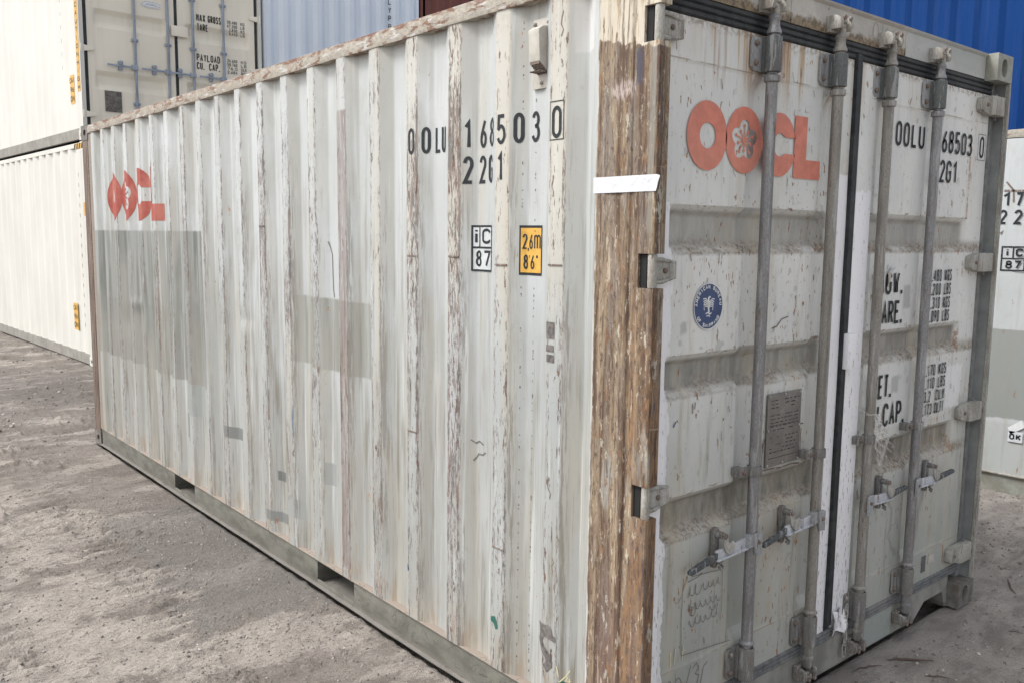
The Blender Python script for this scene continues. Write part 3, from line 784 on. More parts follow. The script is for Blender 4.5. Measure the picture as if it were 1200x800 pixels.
# ================================================================== THE MAIN CONTAINER
L, W, H = 6.058, 2.438, 2.591
C = thing('shipping_container', 'large weathered grey-white container in the foreground with peeling brown corner post and red ring-letter logo', 'container')

# -- corrugated side panel
zs = np.concatenate([np.linspace(.150, 2.524, 120)])
P = np.zeros((len(PY), len(zs), 3)); P[:, :, 1] = PY[:, None]; P[:, :, 2] = zs[None]
P[:, :, 0] = side_x(PY[:, None], zs[None])
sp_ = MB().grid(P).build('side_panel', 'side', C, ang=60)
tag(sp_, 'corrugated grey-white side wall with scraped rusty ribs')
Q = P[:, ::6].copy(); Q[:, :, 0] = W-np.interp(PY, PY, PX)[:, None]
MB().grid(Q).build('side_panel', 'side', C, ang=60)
# -- blind end wall
ex = np.arange(.16, 2.28, .02); ez = np.array([.15, 2.5])
E_ = np.zeros((len(ex), 2, 3)); E_[:, :, 0] = ex[:, None]; E_[:, :, 2] = ez[None]
E_[:, :, 1] = (L-.03-.02*np.clip(np.sin(ex*2*math.pi/.27)*2, -1, 1))[:, None]
MB().grid(E_).build('end_wall', 'side', C)
# -- roof with shallow pressings
ry = np.arange(.1, 5.96, .03); rx = np.array([.04, .2, 1.219, 2.24, 2.40])
Rf = np.zeros((len(ry), len(rx), 3)); Rf[:, :, 1] = ry[:, None]; Rf[:, :, 0] = rx[None]
Rf[:, :, 2] = 2.566+(.008*np.clip(np.sin(ry*2*math.pi/.21)*2, -1, 1))[:, None]*np.array([0, 1, 1, 1, 0])[None]
MB().grid(Rf).build('roof_panel', 'rail', C)
MB().box(.06, W-.06, .1, L-.1, .155, .18).build('floor', 'dark', C)

# -- castings with oval holes
def casting_mb():
    """unit at origin corner (0,0,0), body towards +x +y +z; holes in the -x and -y faces and top/bottom"""
    mb = MB(); cx, cy, cz = .162, .178, .118
    def face(o, ux, uy, wx, wy, nrm, hx, hy, rx, rz):
        n = 32; ring = []; hole = []
        for i in range(n):
            a = 2*math.pi*(i+.5)/n; c_, s_ = math.cos(a), math.sin(a)
            t = min((wx/2)/max(abs(c_), 1e-6), (wy/2)/max(abs(s_), 1e-6)); ring.append((wx/2+c_*t, wy/2+s_*t))
            # stadium
            k = 1/((abs(c_)/rx)**2.6+(abs(s_)/rz)**2.6)**(1/2.6); hole.append((hx+c_*k, hy+s_*k))
        V = lambda p, d=0: tuple(o[j]+ux[j]*p[0]+uy[j]*p[1]-nrm[j]*d for j in range(3))
        vs = [V(p) for p in ring]+[V(p) for p in hole]+[V(p, .028) for p in hole]
        fs = []
        for i in range(n):
            j = (i+1) % n
            fs += [(i, j, n+j, n+i), (n+i, n+j, 2*n+j, 2*n+i)]
        mb.add(vs, fs)
        for (qa, qb) in (((0, 0), 0), ((wx, 0), 0), ((wx, wy), 0), ((0, wy), 0)):   # corner fillers
            pass
        crn = [(0, 0), (wx, 0), (wx, wy), (0, wy)]
        for ci, cpt in enumerate(crn):
            near = sorted(range(n), key=lambda i: (ring[i][0]-cpt[0])**2+(ring[i][1]-cpt[1])**2)[:2]
            mb.add([V(cpt), V(ring[near[0]]), V(ring[near[1]])], [(0, 1, 2)])
    face((0, 0, 0), (0, 1, 0), (0, 0, 1), cy, cz, (-1, 0, 0), .100, .058, .034, .025)
    face((0, 0, 0), (1, 0, 0), (0, 0, 1), cx, cz, (0, -1, 0), .088, .060, .029, .040)
    mb.add([(cx, 0, 0), (cx, cy, 0), (cx, cy, cz), (cx, 0, cz)], [(0, 1, 2, 3)])
    mb.add([(0, cy, 0), (cx, cy, 0), (cx, cy, cz), (0, cy, cz)], [(0, 1, 2, 3)])
    mb.add([(0, 0, 0), (cx, 0, 0), (cx, cy, 0), (0, cy, 0)], [(0, 1, 2, 3)])
    mb.add([(0, 0, cz), (cx, 0, cz), (cx, cy, cz), (0, cy, cz)], [(0, 1, 2, 3)])
    return mb
def castings(parent, W, L, H, mats, o=.003):
    for (sx, sy, top) in [(a, b, c_) for a in (0, 1) for b in (0, 1) for c_ in (0, 1)]:
        mb = casting_mb()
        v = []
        for (x, y, z) in mb.v:
            v.append((W+o-x if sx else x-o, L+o-y if sy else y-o, H-z if top else z))
        mb.v = v
        inner = MB().box(*( (W-.13, W-.04) if sx else (.03, .13)), *((L-.14, L-.04) if sy else (.035, .14)), (H-.1 if top else .02), (H-.02 if top else .1))
        k = mats(sx, sy, top)
        c_o = mb.build('corner_casting', k, parent, bevel=0)
        inner.build('casting_hollow_shade', 'dark', c_o)  # near-black block painting in the shade of the hollow casting
castings(C, W, L, H, lambda sx, sy, top: 'cast' if (top and sy == 0) else ('castr' if not top or sx == 0 else 'castr'))

# -- posts
full = [(0, .243), (0, .205), (.003, .195), (.0045, .165), (.0035, .130), (0, .120), (0, .108), (.002, .103), (.007, .098), (.007, .091), (.001, .086), (0, .080), (0, .007), (.002, .002), (.007, 0), (.048, 0), (.05, .01), (.05, .243)]
cut = [(0, .243), (0, .205), (.003, .195), (.0045, .165), (.0035, .130), (0, .120), (0, .108), (.002, .103), (.007, .098), (.007, .091), (.001, .086), (0, .080), (0, .060), (.05, .060), (.05, .243)]
HZ = [.262, .957, 1.658, 2.365]
mb = MB(); z0 = .118
for hz in HZ:
    mb.prism(full, 2, z0, hz-.051); mb.prism(cut, 2, hz-.051, hz+.051); z0 = hz+.051
mb.prism(full, 2, z0, H-.118)
pz = mb.build('corner_post', 'post', C, smooth=False)
tag(pz, 'near corner post with peeling brown and tan coating, cream at the top')
# right post: J section with a grey inner channel
mb = MB().prism([(2.385, .06), (2.426, .06), (2.426, 0), (2.438, 0), (2.438, .16), (2.385, .16)], 2, .118, H-.118)
tag(mb.build('corner_post', 'chan', C, smooth=False), 'far door-side post with an open grey channel')
MB().prism([(2.4225, -.0025), (2.4405, -.0025), (2.4405, .03), (2.4225, .014)], 2, .12, H-.12).build('post_lip', 'hinge', C, smooth=False)
# blind-end posts
mb = MB().prism([(0, L-.16), (.05, L-.16), (.05, L-.01), (0, L-.01)], 2, .118, H-.118)
tag(mb.build('corner_post', 'dpost', C, bevel=.003), 'far corner post, brown with rust')
MB().prism([(0.004, 5.80), (.05, 5.80), (.05, L-.16), (0.004, L-.16)], 2, .15, H-.06).build('post_flange', 'brail', C)
MB().prism([(W-.05, L-.16), (W, L-.16), (W, L-.01), (W-.05, L-.01)], 2, .118, H-.118).build('corner_post', 'dpost', C)

# -- rails
mb = MB()
n = 60; ys = np.linspace(.178, L-.178, n)
sec = [(-.004, 2.522), (-.004, 2.583), (.056, 2.583), (.056, 2.522)]
ringv = []
for y in ys:
    wv = .0018*math.sin(y*7.3)+.0012*math.sin(y*17.1+1)
    ringv.append([(sx+(wv if sx < 0 else 0), y, sz+(wv*.8 if sz < 2.53 else wv*.4)) for (sx, sz) in sec])
P4 = np.array(ringv); vs = P4.reshape(-1, 3).tolist()
fs = [(i*4+k, i*4+(k+1) % 4, (i+1)*4+(k+1) % 4, (i+1)*4+k) for i in range(n-1) for k in range(4)]
mb.add(vs, fs+[(0, 1, 2, 3), tuple(range(4*n-4, 4*n))])
tag(mb.build('top_rail', 'rail', C, bevel=.004), 'long top side rail, cream paint chipped to rust')
MB().box(W-.056, W+.003, .178, L-.178, 2.522, 2.583).build('top_rail', 'rail', C, bevel=.004)
mb = MB()
FP = [(1.775, 2.135), (3.805, 4.17)]
segs = [(.175, FP[0][0]), (FP[0][1], FP[1][0]), (FP[1][1], L-.178)]
nb = 90; yb = np.linspace(.175, L-.178, nb)                     # bottom flange, battered
fv = [[(-.009+.004*(fbm(np.array(y), np.array(0.), 2.5, 3, 5)-.5)*2, y, .0135+.008*(fbm(np.array(y), np.array(3.), 2.2, 3, 6)-.5)), (-.009+.004*(fbm(np.array(y), np.array(0.), 2.5, 3, 5)-.5)*2, y, .0215+.008*(fbm(np.array(y), np.array(3.), 2.2, 3, 6)-.5)), (.052, y, .0215), (.052, y, .0135)] for y in yb]
mb.add([tuple(float(c_) for c_ in p) for r_ in fv for p in r_], [(i*4+k, i*4+(k+1) % 4, (i+1)*4+(k+1) % 4, (i+1)*4+k) for i in range(nb-1) for k in range(4)]+[(0, 1, 2, 3), tuple(range(4*nb-4, 4*nb))])
mb.box(.002, .06, .175, L-.178, .1445, .1515)               # top flange
for a, b in segs: mb.box(.008, .014, a, b, .0215, .145)
for a, b in FP:
    mb.box(.008, .014, a, b, .0215, .046)
tag(mb.build('bottom_rail', 'brail', C, bevel=.0015), 'lower side rail in grimy olive grey with fork pockets')
MB().box(W-.05, W, .18, L-.178, .014, .15).build('bottom_rail', 'brail', C)
for a, b in FP:
    m_ = MB(); m_.box(.014, 2.38, a-.006, a, .03, .146); m_.box(.014, 2.38, b, b+.006, .03, .146); m_.box(.014, 2.38, a, b, .138, .1445); m_.box(.014, 2.38, a, b, .022, .028)
    tag(m_.build('fork_pocket', 'brail', C), 'dark rectangular fork pocket in the lower rail')
# cross members under the floor
cm = MB()
for y in np.arange(.45, 5.8, .33):
    if any(a-.05 < y < b+.05 for a, b in FP): continue
    cm.box(.06, W-.06, y, y+.05, .04, .145)
cm.build('cross_member', 'dark', C)
# weld steps across the ribs
for k, z in ((0, 1.663), (1, 1.655), (2, 1.677), (3, 1.672), (8, 1.793), (3, .955), (1, .62)):
    a = RS+RP*k
    MB().box(-.003, .004, a+.002, a+RW-.002, z-.003, z+.003).build('rib_weld', 'bolt', C, bevel=.001)

# -- ventilator
vm = MB()
vm.box(.026, .032, .485, .575, 2.243, 2.468)
vo = vm.build('ventilator', 'ventl', C, bevel=.002)
hood = MB()
pf = [(.027, 2.295), (-.010, 2.325), (-.016, 2.425), (.006, 2.438), (.027, 2.440)]
pr = [(p[0], p[1]) for p in pf]
vsx = [(x, .500, z) for x, z in pr]+[(x, .552, z) for x, z in pr]; nn = len(pr)
hood.add(vsx, [tuple(range(nn)), tuple(range(2*nn-1, nn-1, -1))]+[(i, i+1, nn+i+1, nn+i) for i in range(nn-1)])
hood.build('hood', 'ventl', vo, bevel=.002)
gr = MB()
for i in range(6):
    t = i/5; xx = .024-.032*t; zz = 2.2965+.027*t
    gr.box(xx-.0012, xx+.0012, .503, .549, zz-.008, zz)
for i in range(7): gr.box(-.010, .026, .503+i*.0073, .5045+i*.0073, 2.291, 2.2935+.002)
gr.build('grille', 'bolt', vo)
for (y, z) in ((.497, 2.452), (.563, 2.452), (.528, 2.262)):
    MB().rev(y, z, [(.007, .027), (.007, .020), (.003, .016)], 10, axis=0).build('rivet', 'latch', vo)

# -- side lettering
qs = []
def cell(s, ya, yb, z0=2.072, h=.102, t=.017): qs.extend(glyph(s, -ya, z0, ya-yb, h, t))
for s, ya, yb in (('0', 1.291, 1.249), ('0', 1.213, 1.176), ('L', 1.153, 1.116), ('U', 1.112, 1.080), ('1', .936, .900), ('6', .870, .832), ('8', .815, .768), ('5', .730, .683), ('0', .651, .614), ('3', .586, .545), ('0', .447, .401)): cell(s, ya, yb, t=.0125)
for s, ya, yb in (('2', .936, .898), ('2', .873, .834), ('G', .820, .785), ('1', .730, .690)): cell(s, ya, yb, 1.945, .100, t=.0125)
decal_side(qs, 'lettering', 'ink', C, label='black container number OOLU 1685030 and 22G1 on the side wall')
decal_side(frame(-.459, -.390, 2.066, 2.190, .003), 'digit_box', 'ink', C)
# i C 87 mark
a, b, z0, z1 = -.905, -.792, 1.625, 1.794
decal_side(frame(a, b, z0, z1, .007)+rect(a+.007, b-.007, 1.709, 1.716)+rect(-.872, -.866, 1.716, z1-.007) +
           glyph('i', -.902, 1.726, .032, .056, .010)+glyph('C', -.855, 1.726, .050, .056, .010)+glyph('8', -.888, 1.642, .030, .060, .009)+glyph('7', -.846, 1.642, .040, .060, .009),
           'railway_mark', 'ink', C, off=.0022, label='boxed black letters i C and 87')
decal_side(rect(a+.002, b-.002, z0+.002, z1-.002), 'mark_backing', 'rwhite0', C, off=.0012)
# height label
a, b, z0, z1 = -.628, -.525, 1.622, 1.793
decal_side(rect(a, b, z0, z1), 'label_border', 'ink', C, off=.0012)
hl = decal_side(rect(a+.006, b-.004, z0+.009, z1-.009), 'height_label', 'yellow', C, off=.0022, label='yellow height label with a black border')
decal_side(glyph('2', -.616, 1.712, .017, .052, .0055)+glyph(',', -.597, 1.712, .010, .052, .004)+glyph('6', -.590, 1.712, .019, .052, .006)+glyph('m', -.565, 1.712, .034, .068, .006)+glyph('8', -.612, 1.643, .017, .050, .006)+glyph("'", -.592, 1.643, .008, .050, .003)+glyph('6', -.582, 1.643, .020, .050, .006)+glyph('"', -.556, 1.643, .014, .050, .004)+rect(-.562, -.559, 1.771, 1.777),
           'lettering', 'ink', C, off=.0032, label="black text 2,6m and 8'6\" on the yellow label")
# big logo on the far end of the side wall
lq, sq = logo(-5.452, 1.192, 1.830, .362)
decal_side(lq, 'logo', 'red', C, off=.0016, label='red ring-letter logo across the ribs at the far end')
decal_side(sq, 'logo_stamens', 'red', C, off=.0018)
# remains of labels, tape and chalk
def blob(cx, cz, rx, rz, n=14, s=1, j=.25):
    rr = random.Random(s); return [tuple((cx+rx*math.cos(2*math.pi*i/n)*(1-j*rr.random()), cz+rz*math.sin(2*math.pi*i/n)*(1-j*rr.random())) for i in range(n))]
decal_side(rect(-.462, -.418, 1.418, 1.474)+rect(-.460, -.420, 1.375, 1.398)+rect(-.458, -.418, 1.340, 1.366), 'label_remains', 'residue', C)
decal_side([((-.488, .417), (-.412, .424), (-.400, .395), (-.386, .392), (-.388, .372), (-.480, .381))]+ribbon([(-.462, .381), (-.470, .355), (-.452, .33), (-.425, .31), (-.418, .285), (-.440, .26)], .030), 'label_remains', 'residue', C, label='dark torn label remains near the foot of the last rib')
decal_side([((-.745, .345), (-.715, .355), (-.705, .335), (-.698, .312), (-.712, .305), (-.722, .325), (-.745, .330))], 'green_tape', 'green', C)
decal_side([((-.390, .225), (-.358, .243), (-.325, .215), (-.352, .185), (-.388, .19))], 'green_tape', 'green', C)
decal_side(ribbon([(-.382, .29), (-.375, .255)], .004)+ribbon([(-.375, .232), (-.352, .26), (-.338, .285)], .004)+ribbon([(-.345, .26), (-.352, .245), (-.334, .247)], .004)+ribbon([(-.338, .255), (-.343, .215)], .004), 'chalk_mark', 'chalk', C, label='yellow chalk 1/4 low on the side wall')
decal_side(blob(-1.312, .36, .016, .018, s=4), 'ink_blot', 'navy', C)
for (pts, t, k) in (([(-.905, .985), (-.885, .975), (-.865, .985), (-.842, .975)], .005, 'residue'), ([(-.895, .905), (-.870, .935), (-.845, .935), (-.828, .948)], .005, 'residue'),
                    ([(-2.02, 1.72), (-1.99, 1.66), (-1.985, 1.5), (-1.975, 1.46)], .008, 'pen'), ([(-2.19, 2.42), (-2.17, 2.3), (-2.175, 2.2)], .006, 'pen')):
    decal_side(ribbon(pts, t), 'scratch', k, C)
rr = random.Random(11)
sc_q = []
for i in range(46):
    k = rr.randrange(0, 9); y = RS+RP*k+rr.uniform(.004, .062); z = rr.uniform(.3, 2.45); h = rr.uniform(.02, .09)
    pts = [(-y+rr.uniform(-.008, .008), z+h*j/4) for j in range(5)]
    sc_q += ribbon(pts, rr.uniform(.0015, .0045))
tag(decal_side(sc_q, 'scratch', 'bolt', C), kind='stuff')
dq = []
for i in range(36):
    y = .62 if i % 3 == 0 else .565; z = 2.0-i*.047+rr.uniform(-.006, .006)
    if 1.6 < z < 1.80: continue
    dq += rect(-y-.0014, -y+.0014, z, z+.007)
tag(decal_side(dq, 'rivet_mark', 'pen', C), kind='stuff')
# handwriting on the lower rail
decal_side([q2 for pts in ([(-1.44, .10), (-1.42, .12), (-1.41, .09), (-1.43, .075), (-1.39, .07)], [(-1.36, .085), (-1.34, .105), (-1.32, .08), (-1.34, .065), (-1.31, .11)], [(-1.30, .10), (-1.27, .085), (-1.29, .065)], [(-1.22, .11), (-1.19, .12), (-1.17, .095), (-1.20, .08), (-1.15, .06)], [(-1.12, .085), (-1.0, .075), (-.85, .072), (-.75, .055), (-.6, .06)]) for q2 in ribbon(pts, .0025)], 'handwriting', 'pen', C, off=-.0065, profile=False)

# -- white tape round the near post
tp = MB()
pts = [(-.0012, .251), (-.0016, .2), (-.0022, .12), (-.0016, .06), (-.002, .01), (-.003, -.004), (-.001, -.016)]
v = []
for i, (x, y) in enumerate(pts):
    v += [(x, y, 1.890-.0+.0*i), (x, y, 1.938+(0 if i < 6 else -.004))]
v[-2] = (-.001, -.010, 1.918)
tp.add(v, [(2*i, 2*i+1, 2*i+3, 2*i+2) for i in range(len(pts)-1)])
tag(tp.build('tape_strip', 'tape', C, fix=False), 'bright white tape stuck across the brown post')

# ================================================================== DOORS
def sstep(v, a, b): t = np.clip((v-a)/(b-a), 0, 1); return t*t*(3-2*t)
def lstep(v, a, b): t = np.clip((v-a)/(b-a), 0, 1); return .75*t+.25*t*t*(3-2*t)
def zgrid(z0, z1, bands, rb, rt, step=.02):
    z = list(np.arange(z0, z1, step))+[z1]
    for zt, zb in bands:
        z += [zb-.006, zb, zb+.004, zb+rb*.5, zb+rb-.003, zb+rb+.003, zt-rt-.003, zt-rt+.003, zt-rt*.5, zt-.004, zt, zt+.006]
    z += [.332, .335, .338, .341, 2.284, 2.287, 2.290, 2.293]
    z = sorted(v for v in z if z0 <= v <= z1); out = [z[0]]
    for v in z[1:]:
        if v-out[-1] > .0015: out.append(v)
    out[-1] = z1
    return np.array(out)
def door_field(xs, zs, x0, x1, chans, bands=ZB, dep=.036, cd=.024, ztop=2.29, zbot=.335, rb=.036, rt=.034):
    Xg, Zg = np.meshgrid(xs, zs, indexing='ij')
    h = np.zeros_like(Xg)
    for zt, zb in bands:
        m = np.minimum(lstep(Zg, zb, zb+rb), 1-lstep(Zg, zt-rt, zt))
        h = np.maximum(h, m)
    inx = sstep(Xg, x0-.002, x0+.016)*(1-sstep(Xg, x1-.030, x1+.002))
    h = h*inx*dep
    c = np.zeros_like(Xg)
    for a, b in chans: c = np.maximum(c, sstep(Xg, a-.012, a+.016)*(1-sstep(Xg, b-.016, b+.012)))
    c = c*sstep(Zg, zbot+.01, zbot+.05)*(1-sstep(Zg, ztop-.05, ztop-.01))
    h = np.maximum(h, c*cd)+np.minimum(h, c*cd)*.25
    h = h+.0025*sstep(Zg, zbot+.0, zbot+.006)*(1-sstep(Zg, ztop-.006, ztop))*inx
    h = h+.0012*np.sin(Xg*9+Zg*5)*np.sin(Zg*6-Xg*4)
    return Xg, Zg, h
DY = .055
def make_door(xa, xb, x0, x1, chans, label):
    xs = np.linspace(xa, xb, 160)
    zs = zgrid(.198, 2.418, ZB, .036, .034)
    Xg, Zg, h = door_field(xs, zs, x0, x1, chans)
    mb = MB(); mb.grid(np.stack([Xg, DY+h, Zg], -1))
    o = mb.build('door', 'door', C, ang=30)
    mb = MB(); 
    mb.box(xa, xb, DY+.062, DY+.07, .198, 2.418); mb.box(xa, xa+.003, DY+.003, DY+.062, .198, 2.418); mb.box(xb-.003, xb, DY+.003, DY+.062, .198, 2.418)
    mb.box(xa+.003, xb-.003, DY+.003, DY+.062, .198, .201); mb.box(xa+.003, xb-.003, DY+.003, DY+.062, 2.415, 2.418)
    mb.build('door_edge', 'door', o)
    return tag(o, label)
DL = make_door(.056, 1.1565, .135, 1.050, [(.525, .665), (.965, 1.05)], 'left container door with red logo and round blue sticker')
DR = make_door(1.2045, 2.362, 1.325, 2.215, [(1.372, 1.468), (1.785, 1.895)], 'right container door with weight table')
# seam gasket, top, bottom, side gaskets
g_ = MB(); g_.box(1.1575, 1.179, .040, .09, .215, 2.44); g_.box(1.181, 1.2035, .046, .09, .215, 2.44)
tag(g_.build('seam_gasket', 'gasket', C, bevel=.003), 'black rubber seal between the doors')
def gasket_strip(x0, x1, z0, z1, y, mat, nm):
    mb = MB(); k = 3; d = (z1-z0)/k
    for i in range(k): mb.prism([(y+.004, z0+i*d), (y-.002, z0+i*d+.25*d), (y-.002, z0+i*d+.75*d), (y+.004, z0+(i+1)*d), (y+.03, z0+(i+1)*d), (y+.03, z0+i*d)], 0, x0, x1)
    return mb.build(nm, mat, C, smooth=False)
gasket_strip(.06, 2.376, 2.4195, 2.480, .050, 'gasket', 'top_gasket')
gasket_strip(.06, 2.376, .152, .197, .050, 'ggasket', 'bottom_gasket')
MB().box(2.363, 2.372, .046, .08, .2, 2.46).build('side_gasket', 'ggasket', C, bevel=.002); MB().box(2.3725, 2.384, .052, .08, .2, 2.46).build('side_gasket', 'chan', C, bevel=.002)
# astragal strip on the right door (white, with a torn foot)
mb = MB(); mb.box(1.2048, 1.318, .046, .0545, .235, 2.41)
o = mb.build('cover_strip', 'door', DR, bevel=.001)
mb = MB(); mb.grid(np.array([[(1.20+.10*i/6+.01*math.sin(i*2), .040-.012*math.sin(i*.9+j), .275-.035*j-.008*math.sin(i*1.7)) for j in range(4)] for i in range(7)]))
tag(mb.build('loose_strip_end', 'door', DR), 'torn lower end of the white strip')
mb = MB().box(1.165, 1.225, .018, .0455, 1.262, 1.398); mb.build('seam_keeper', 'door', DR, bevel=.002)

# header and sill
hd = MB(); hd.prism([(.049, 2.4805), (.049, 2.575), (.038, 2.584), (.038, 2.590), (.12, 2.590), (.12, 2.4805)], 0, .160, 2.275)
tag(hd.build('door_header', 'header', C, smooth=False), 'stained header beam above the doors')
for xx in (.72, 1.5225): MB().box(xx-.003, xx+.003, .0465, .052, 2.482, 2.574).build('weld_seam', 'header', C, bevel=.001)
sill = MB().prism([(.160, .151), (.160, .02), (.20, .02), (.245, .085), (.45, .085), (.51, .02), (1.945, .02), (2.04, .085), (2.225, .085), (2.262, .0), (2.278, .0), (2.278, .151)], 1, .052, .13)
tag(sill.build('door_sill', 'sill', C, smooth=False), 'grimy sill beam with cut-outs near the ends')

# -- hinges
def hinge(mirror, hz, parent):
    if mirror:
        mb = MB(); h2 = .043
        mb.prism([(2.290, .012), (2.318, .004), (2.405, .004), (2.424, .014), (2.424, .05), (2.290, .05)], 2, hz-h2, hz+h2)
        o = mb.build('hinge', 'hinge', parent, bevel=.006)
        lf = MB(); lf.prism([(2.292, hz-h2+.002), (2.292, hz+h2-.002), (2.235, hz+h2-.012), (2.222, hz+h2-.022), (2.222, hz-h2+.020), (2.235, hz-h2+.010)], 1, .022, .0545)
        lf.build('hinge_leaf', 'hinge', o, bevel=.004)
        MB().rev(2.262, hz, [(.009, .0225), (.009, .018), (.005, .015), (0, .015)], 8, axis=1, cap=False).build('bolt', 'bolt', o)
        return o
    s = -1 if mirror else 1
    ox = 2.438 if mirror else 0.
    X_ = lambda x: ox+s*x
    mb = MB()
    kn = [(.0, hz-.05), (.013, hz-.05), (.014, hz-.045), (.014, hz+.045), (.013, hz+.05), (0, hz+.05)]
    mb.rev(X_(.016), .017, kn, 14, cap=False)
    o = mb.build('hinge', 'hinge', parent)
    lf = MB(); h2 = .040
    pts = [(.028, hz-h2), (.095, hz-h2+.004), (.142, hz-h2+.014), (.142, hz+h2-.012), (.095, hz+h2-.004), (.028, hz+h2)]
    lf.prism([(X_(p[0]), p[1]) for p in pts], 1, .030, .042)
    for zz in (hz-h2+.006, hz+h2-.006):
        lf.tube([(X_(.02), .022, zz), (X_(.07), .026, zz), (X_(.138), .034, zz+(.012 if zz < hz else -.012))], [.008, .007, .004], 6)
    lf.prism([(X_(p[0]), p[1]) for p in [(.06, hz-h2+.01), (.142, hz-h2+.014), (.142, hz+h2-.014), (.06, hz+h2-.01)]], 1, .0425, .0545)
    lf.build('hinge_leaf', 'hinge', o, bevel=.002)
    MB().rev(X_(.088), hz, [(.009, .0305), (.009, .026), (.006, .023)], 8, axis=1).build('bolt', 'bolt', o)
    return o
for hz in HZ:
    hinge(False, hz, C); hinge(True, hz, C)
# near-black blocks in the near post's hinge pockets, standing in for shade
for hz in HZ: MB().box(.010, .0275, .034, .0595, hz-.0505, hz+.0505).build('pocket_shade', 'dark', C)
for hz in HZ: MB().box(2.372, 2.384, .03, .044, hz-.06, hz+.06).build('seal_clip', 'ggasket', C)

# -- locking gear
def lock_rod(x, door, k):
    y = .016; rm = 'rod' if k in (0, 3) else 'rod2'
    mb = MB()
    mb.rev(x, y, [(.0, .118), (.014, .118), (.017, .125), (.017, .150), (.023, .153), (.023, .163), (.018, .166), (.018, .335), (.026, .337), (.027, .343), (.0205, .352), (.0195, 1.0), (.0198, 1.4), (.0195, 2.262), (.026, 2.266), (.027, 2.284), (.018, 2.290), (.018, 2.415), (.024, 2.418), (.024, 2.426), (.020, 2.434), (.0175, 2.445), (.0175, 2.458), (.021, 2.466), (.014, 2.480), (0, 2.482)], 20, cap=False)
    rod = mb.build('locking_rod', rm, door)
    for top in (1, 0):
        z0, z1 = (2.295, 2.410) if top else (.205, .325)
        mb = MB(); mb.rev(x, y, [(.0225, z0), (.0275, z0+.002), (.0285, z0+.008), (.0285, z1-.008), (.0275, z1-.002), (.0225, z1)], 20, cap=False)
        mb.box(x-.0225, x+.028, y+.004, DY-.001, z0+.002, z1-.002)
        sl_ = mb.build('rod_clamp', 'clamp' if top else 'clampb', door)
        pl_ = MB(); w2 = .075
        pl_.prism([(x-.022, z0+.003), (x-w2+.012, z0+.004), (x-w2, z0+.018), (x-w2, z1-.016), (x-w2+.010, z1-.003), (x-.022, z1-.003)], 1, .044, .0525)
        pl_.build('clamp_plate', 'clampl' if top else 'clampb', door, bevel=.002)
        for zz in (z0+.028, z1-.024):
            MB().rev(x-w2+.020, zz, [(.010, .0435), (.010, .038), (.006, .034), (0, .033)], 10, axis=1, cap=False).build('bolt', 'bolt', door)
    # middle bracket
    mb = MB(); z0 = .965; mb.rev(x, y, [(.0215, z0-.017), (.026, z0-.017), (.026, z0+.017), (.0215, z0+.017)], 18, cap=False)
    mb.box(x-.075, x-.018, .020, .030, z0-.016, z0+.016); mb.box(x-.078, x-.045, .030, DY-.001, z0-.016, z0+.016)
    mb.build('rod_bracket', 'clampb', door, bevel=.002)
    MB().rev(x-.055, z0, [(.009, .0195), (.009, .013), (.004, .010), (0, .010)], 8, axis=1, cap=False).build('bolt', 'bolt', door)
    # cams and keepers, top and bottom
    for top in (1, 0):
        zc = 2.512 if top else .095; s = 1 if top else -1; mt = 'cam' if top else 'camd'
        mb = MB()
        mb.tube([(x, y, zc-s*.045), (x+.002, y-.004, zc-s*.028), (x-.012, y-.010, zc-s*.010), (x-.030, y-.006, zc), (x-.038, y+.010, zc-s*.004)], [.012, .0125, .010, .008, .006], 10)
        mb.tube([(x-.026, y-.010, zc+s*.004), (x, y-.014, zc+s*.010), (x+.018, y-.004, zc+s*.008)], [.008, .009, .006], 8)
        mb.build('cam', mt, rod)
        kp = MB()
        for dx in (-.040, .030):
            kp.prism([(y-.020, zc-.022), (y-.026, zc-.004), (y-.020, zc+.016), (y-.002, zc+.026), (.049, zc+.026), (.049, zc-.022)], 0, x+dx-.006, x+dx+.008)
        kp.box(x-.046, x+.038, .030, .0485, zc-.030, zc-.022) if top else kp.box(x-.046, x+.038, .030, .0515, zc+.022, zc+.030)
        kp.build('cam_keeper', 'camd' if not top else 'cam', C, bevel=.002)
        for dx in (-.018, .020): MB().rev(x+dx, zc+s*.018, [(.009, -.004), (.009, -.010), (.004, -.013), (0, -.013)], 8, axis=1, cap=False).build('bolt', 'bolt', C)
    return rod
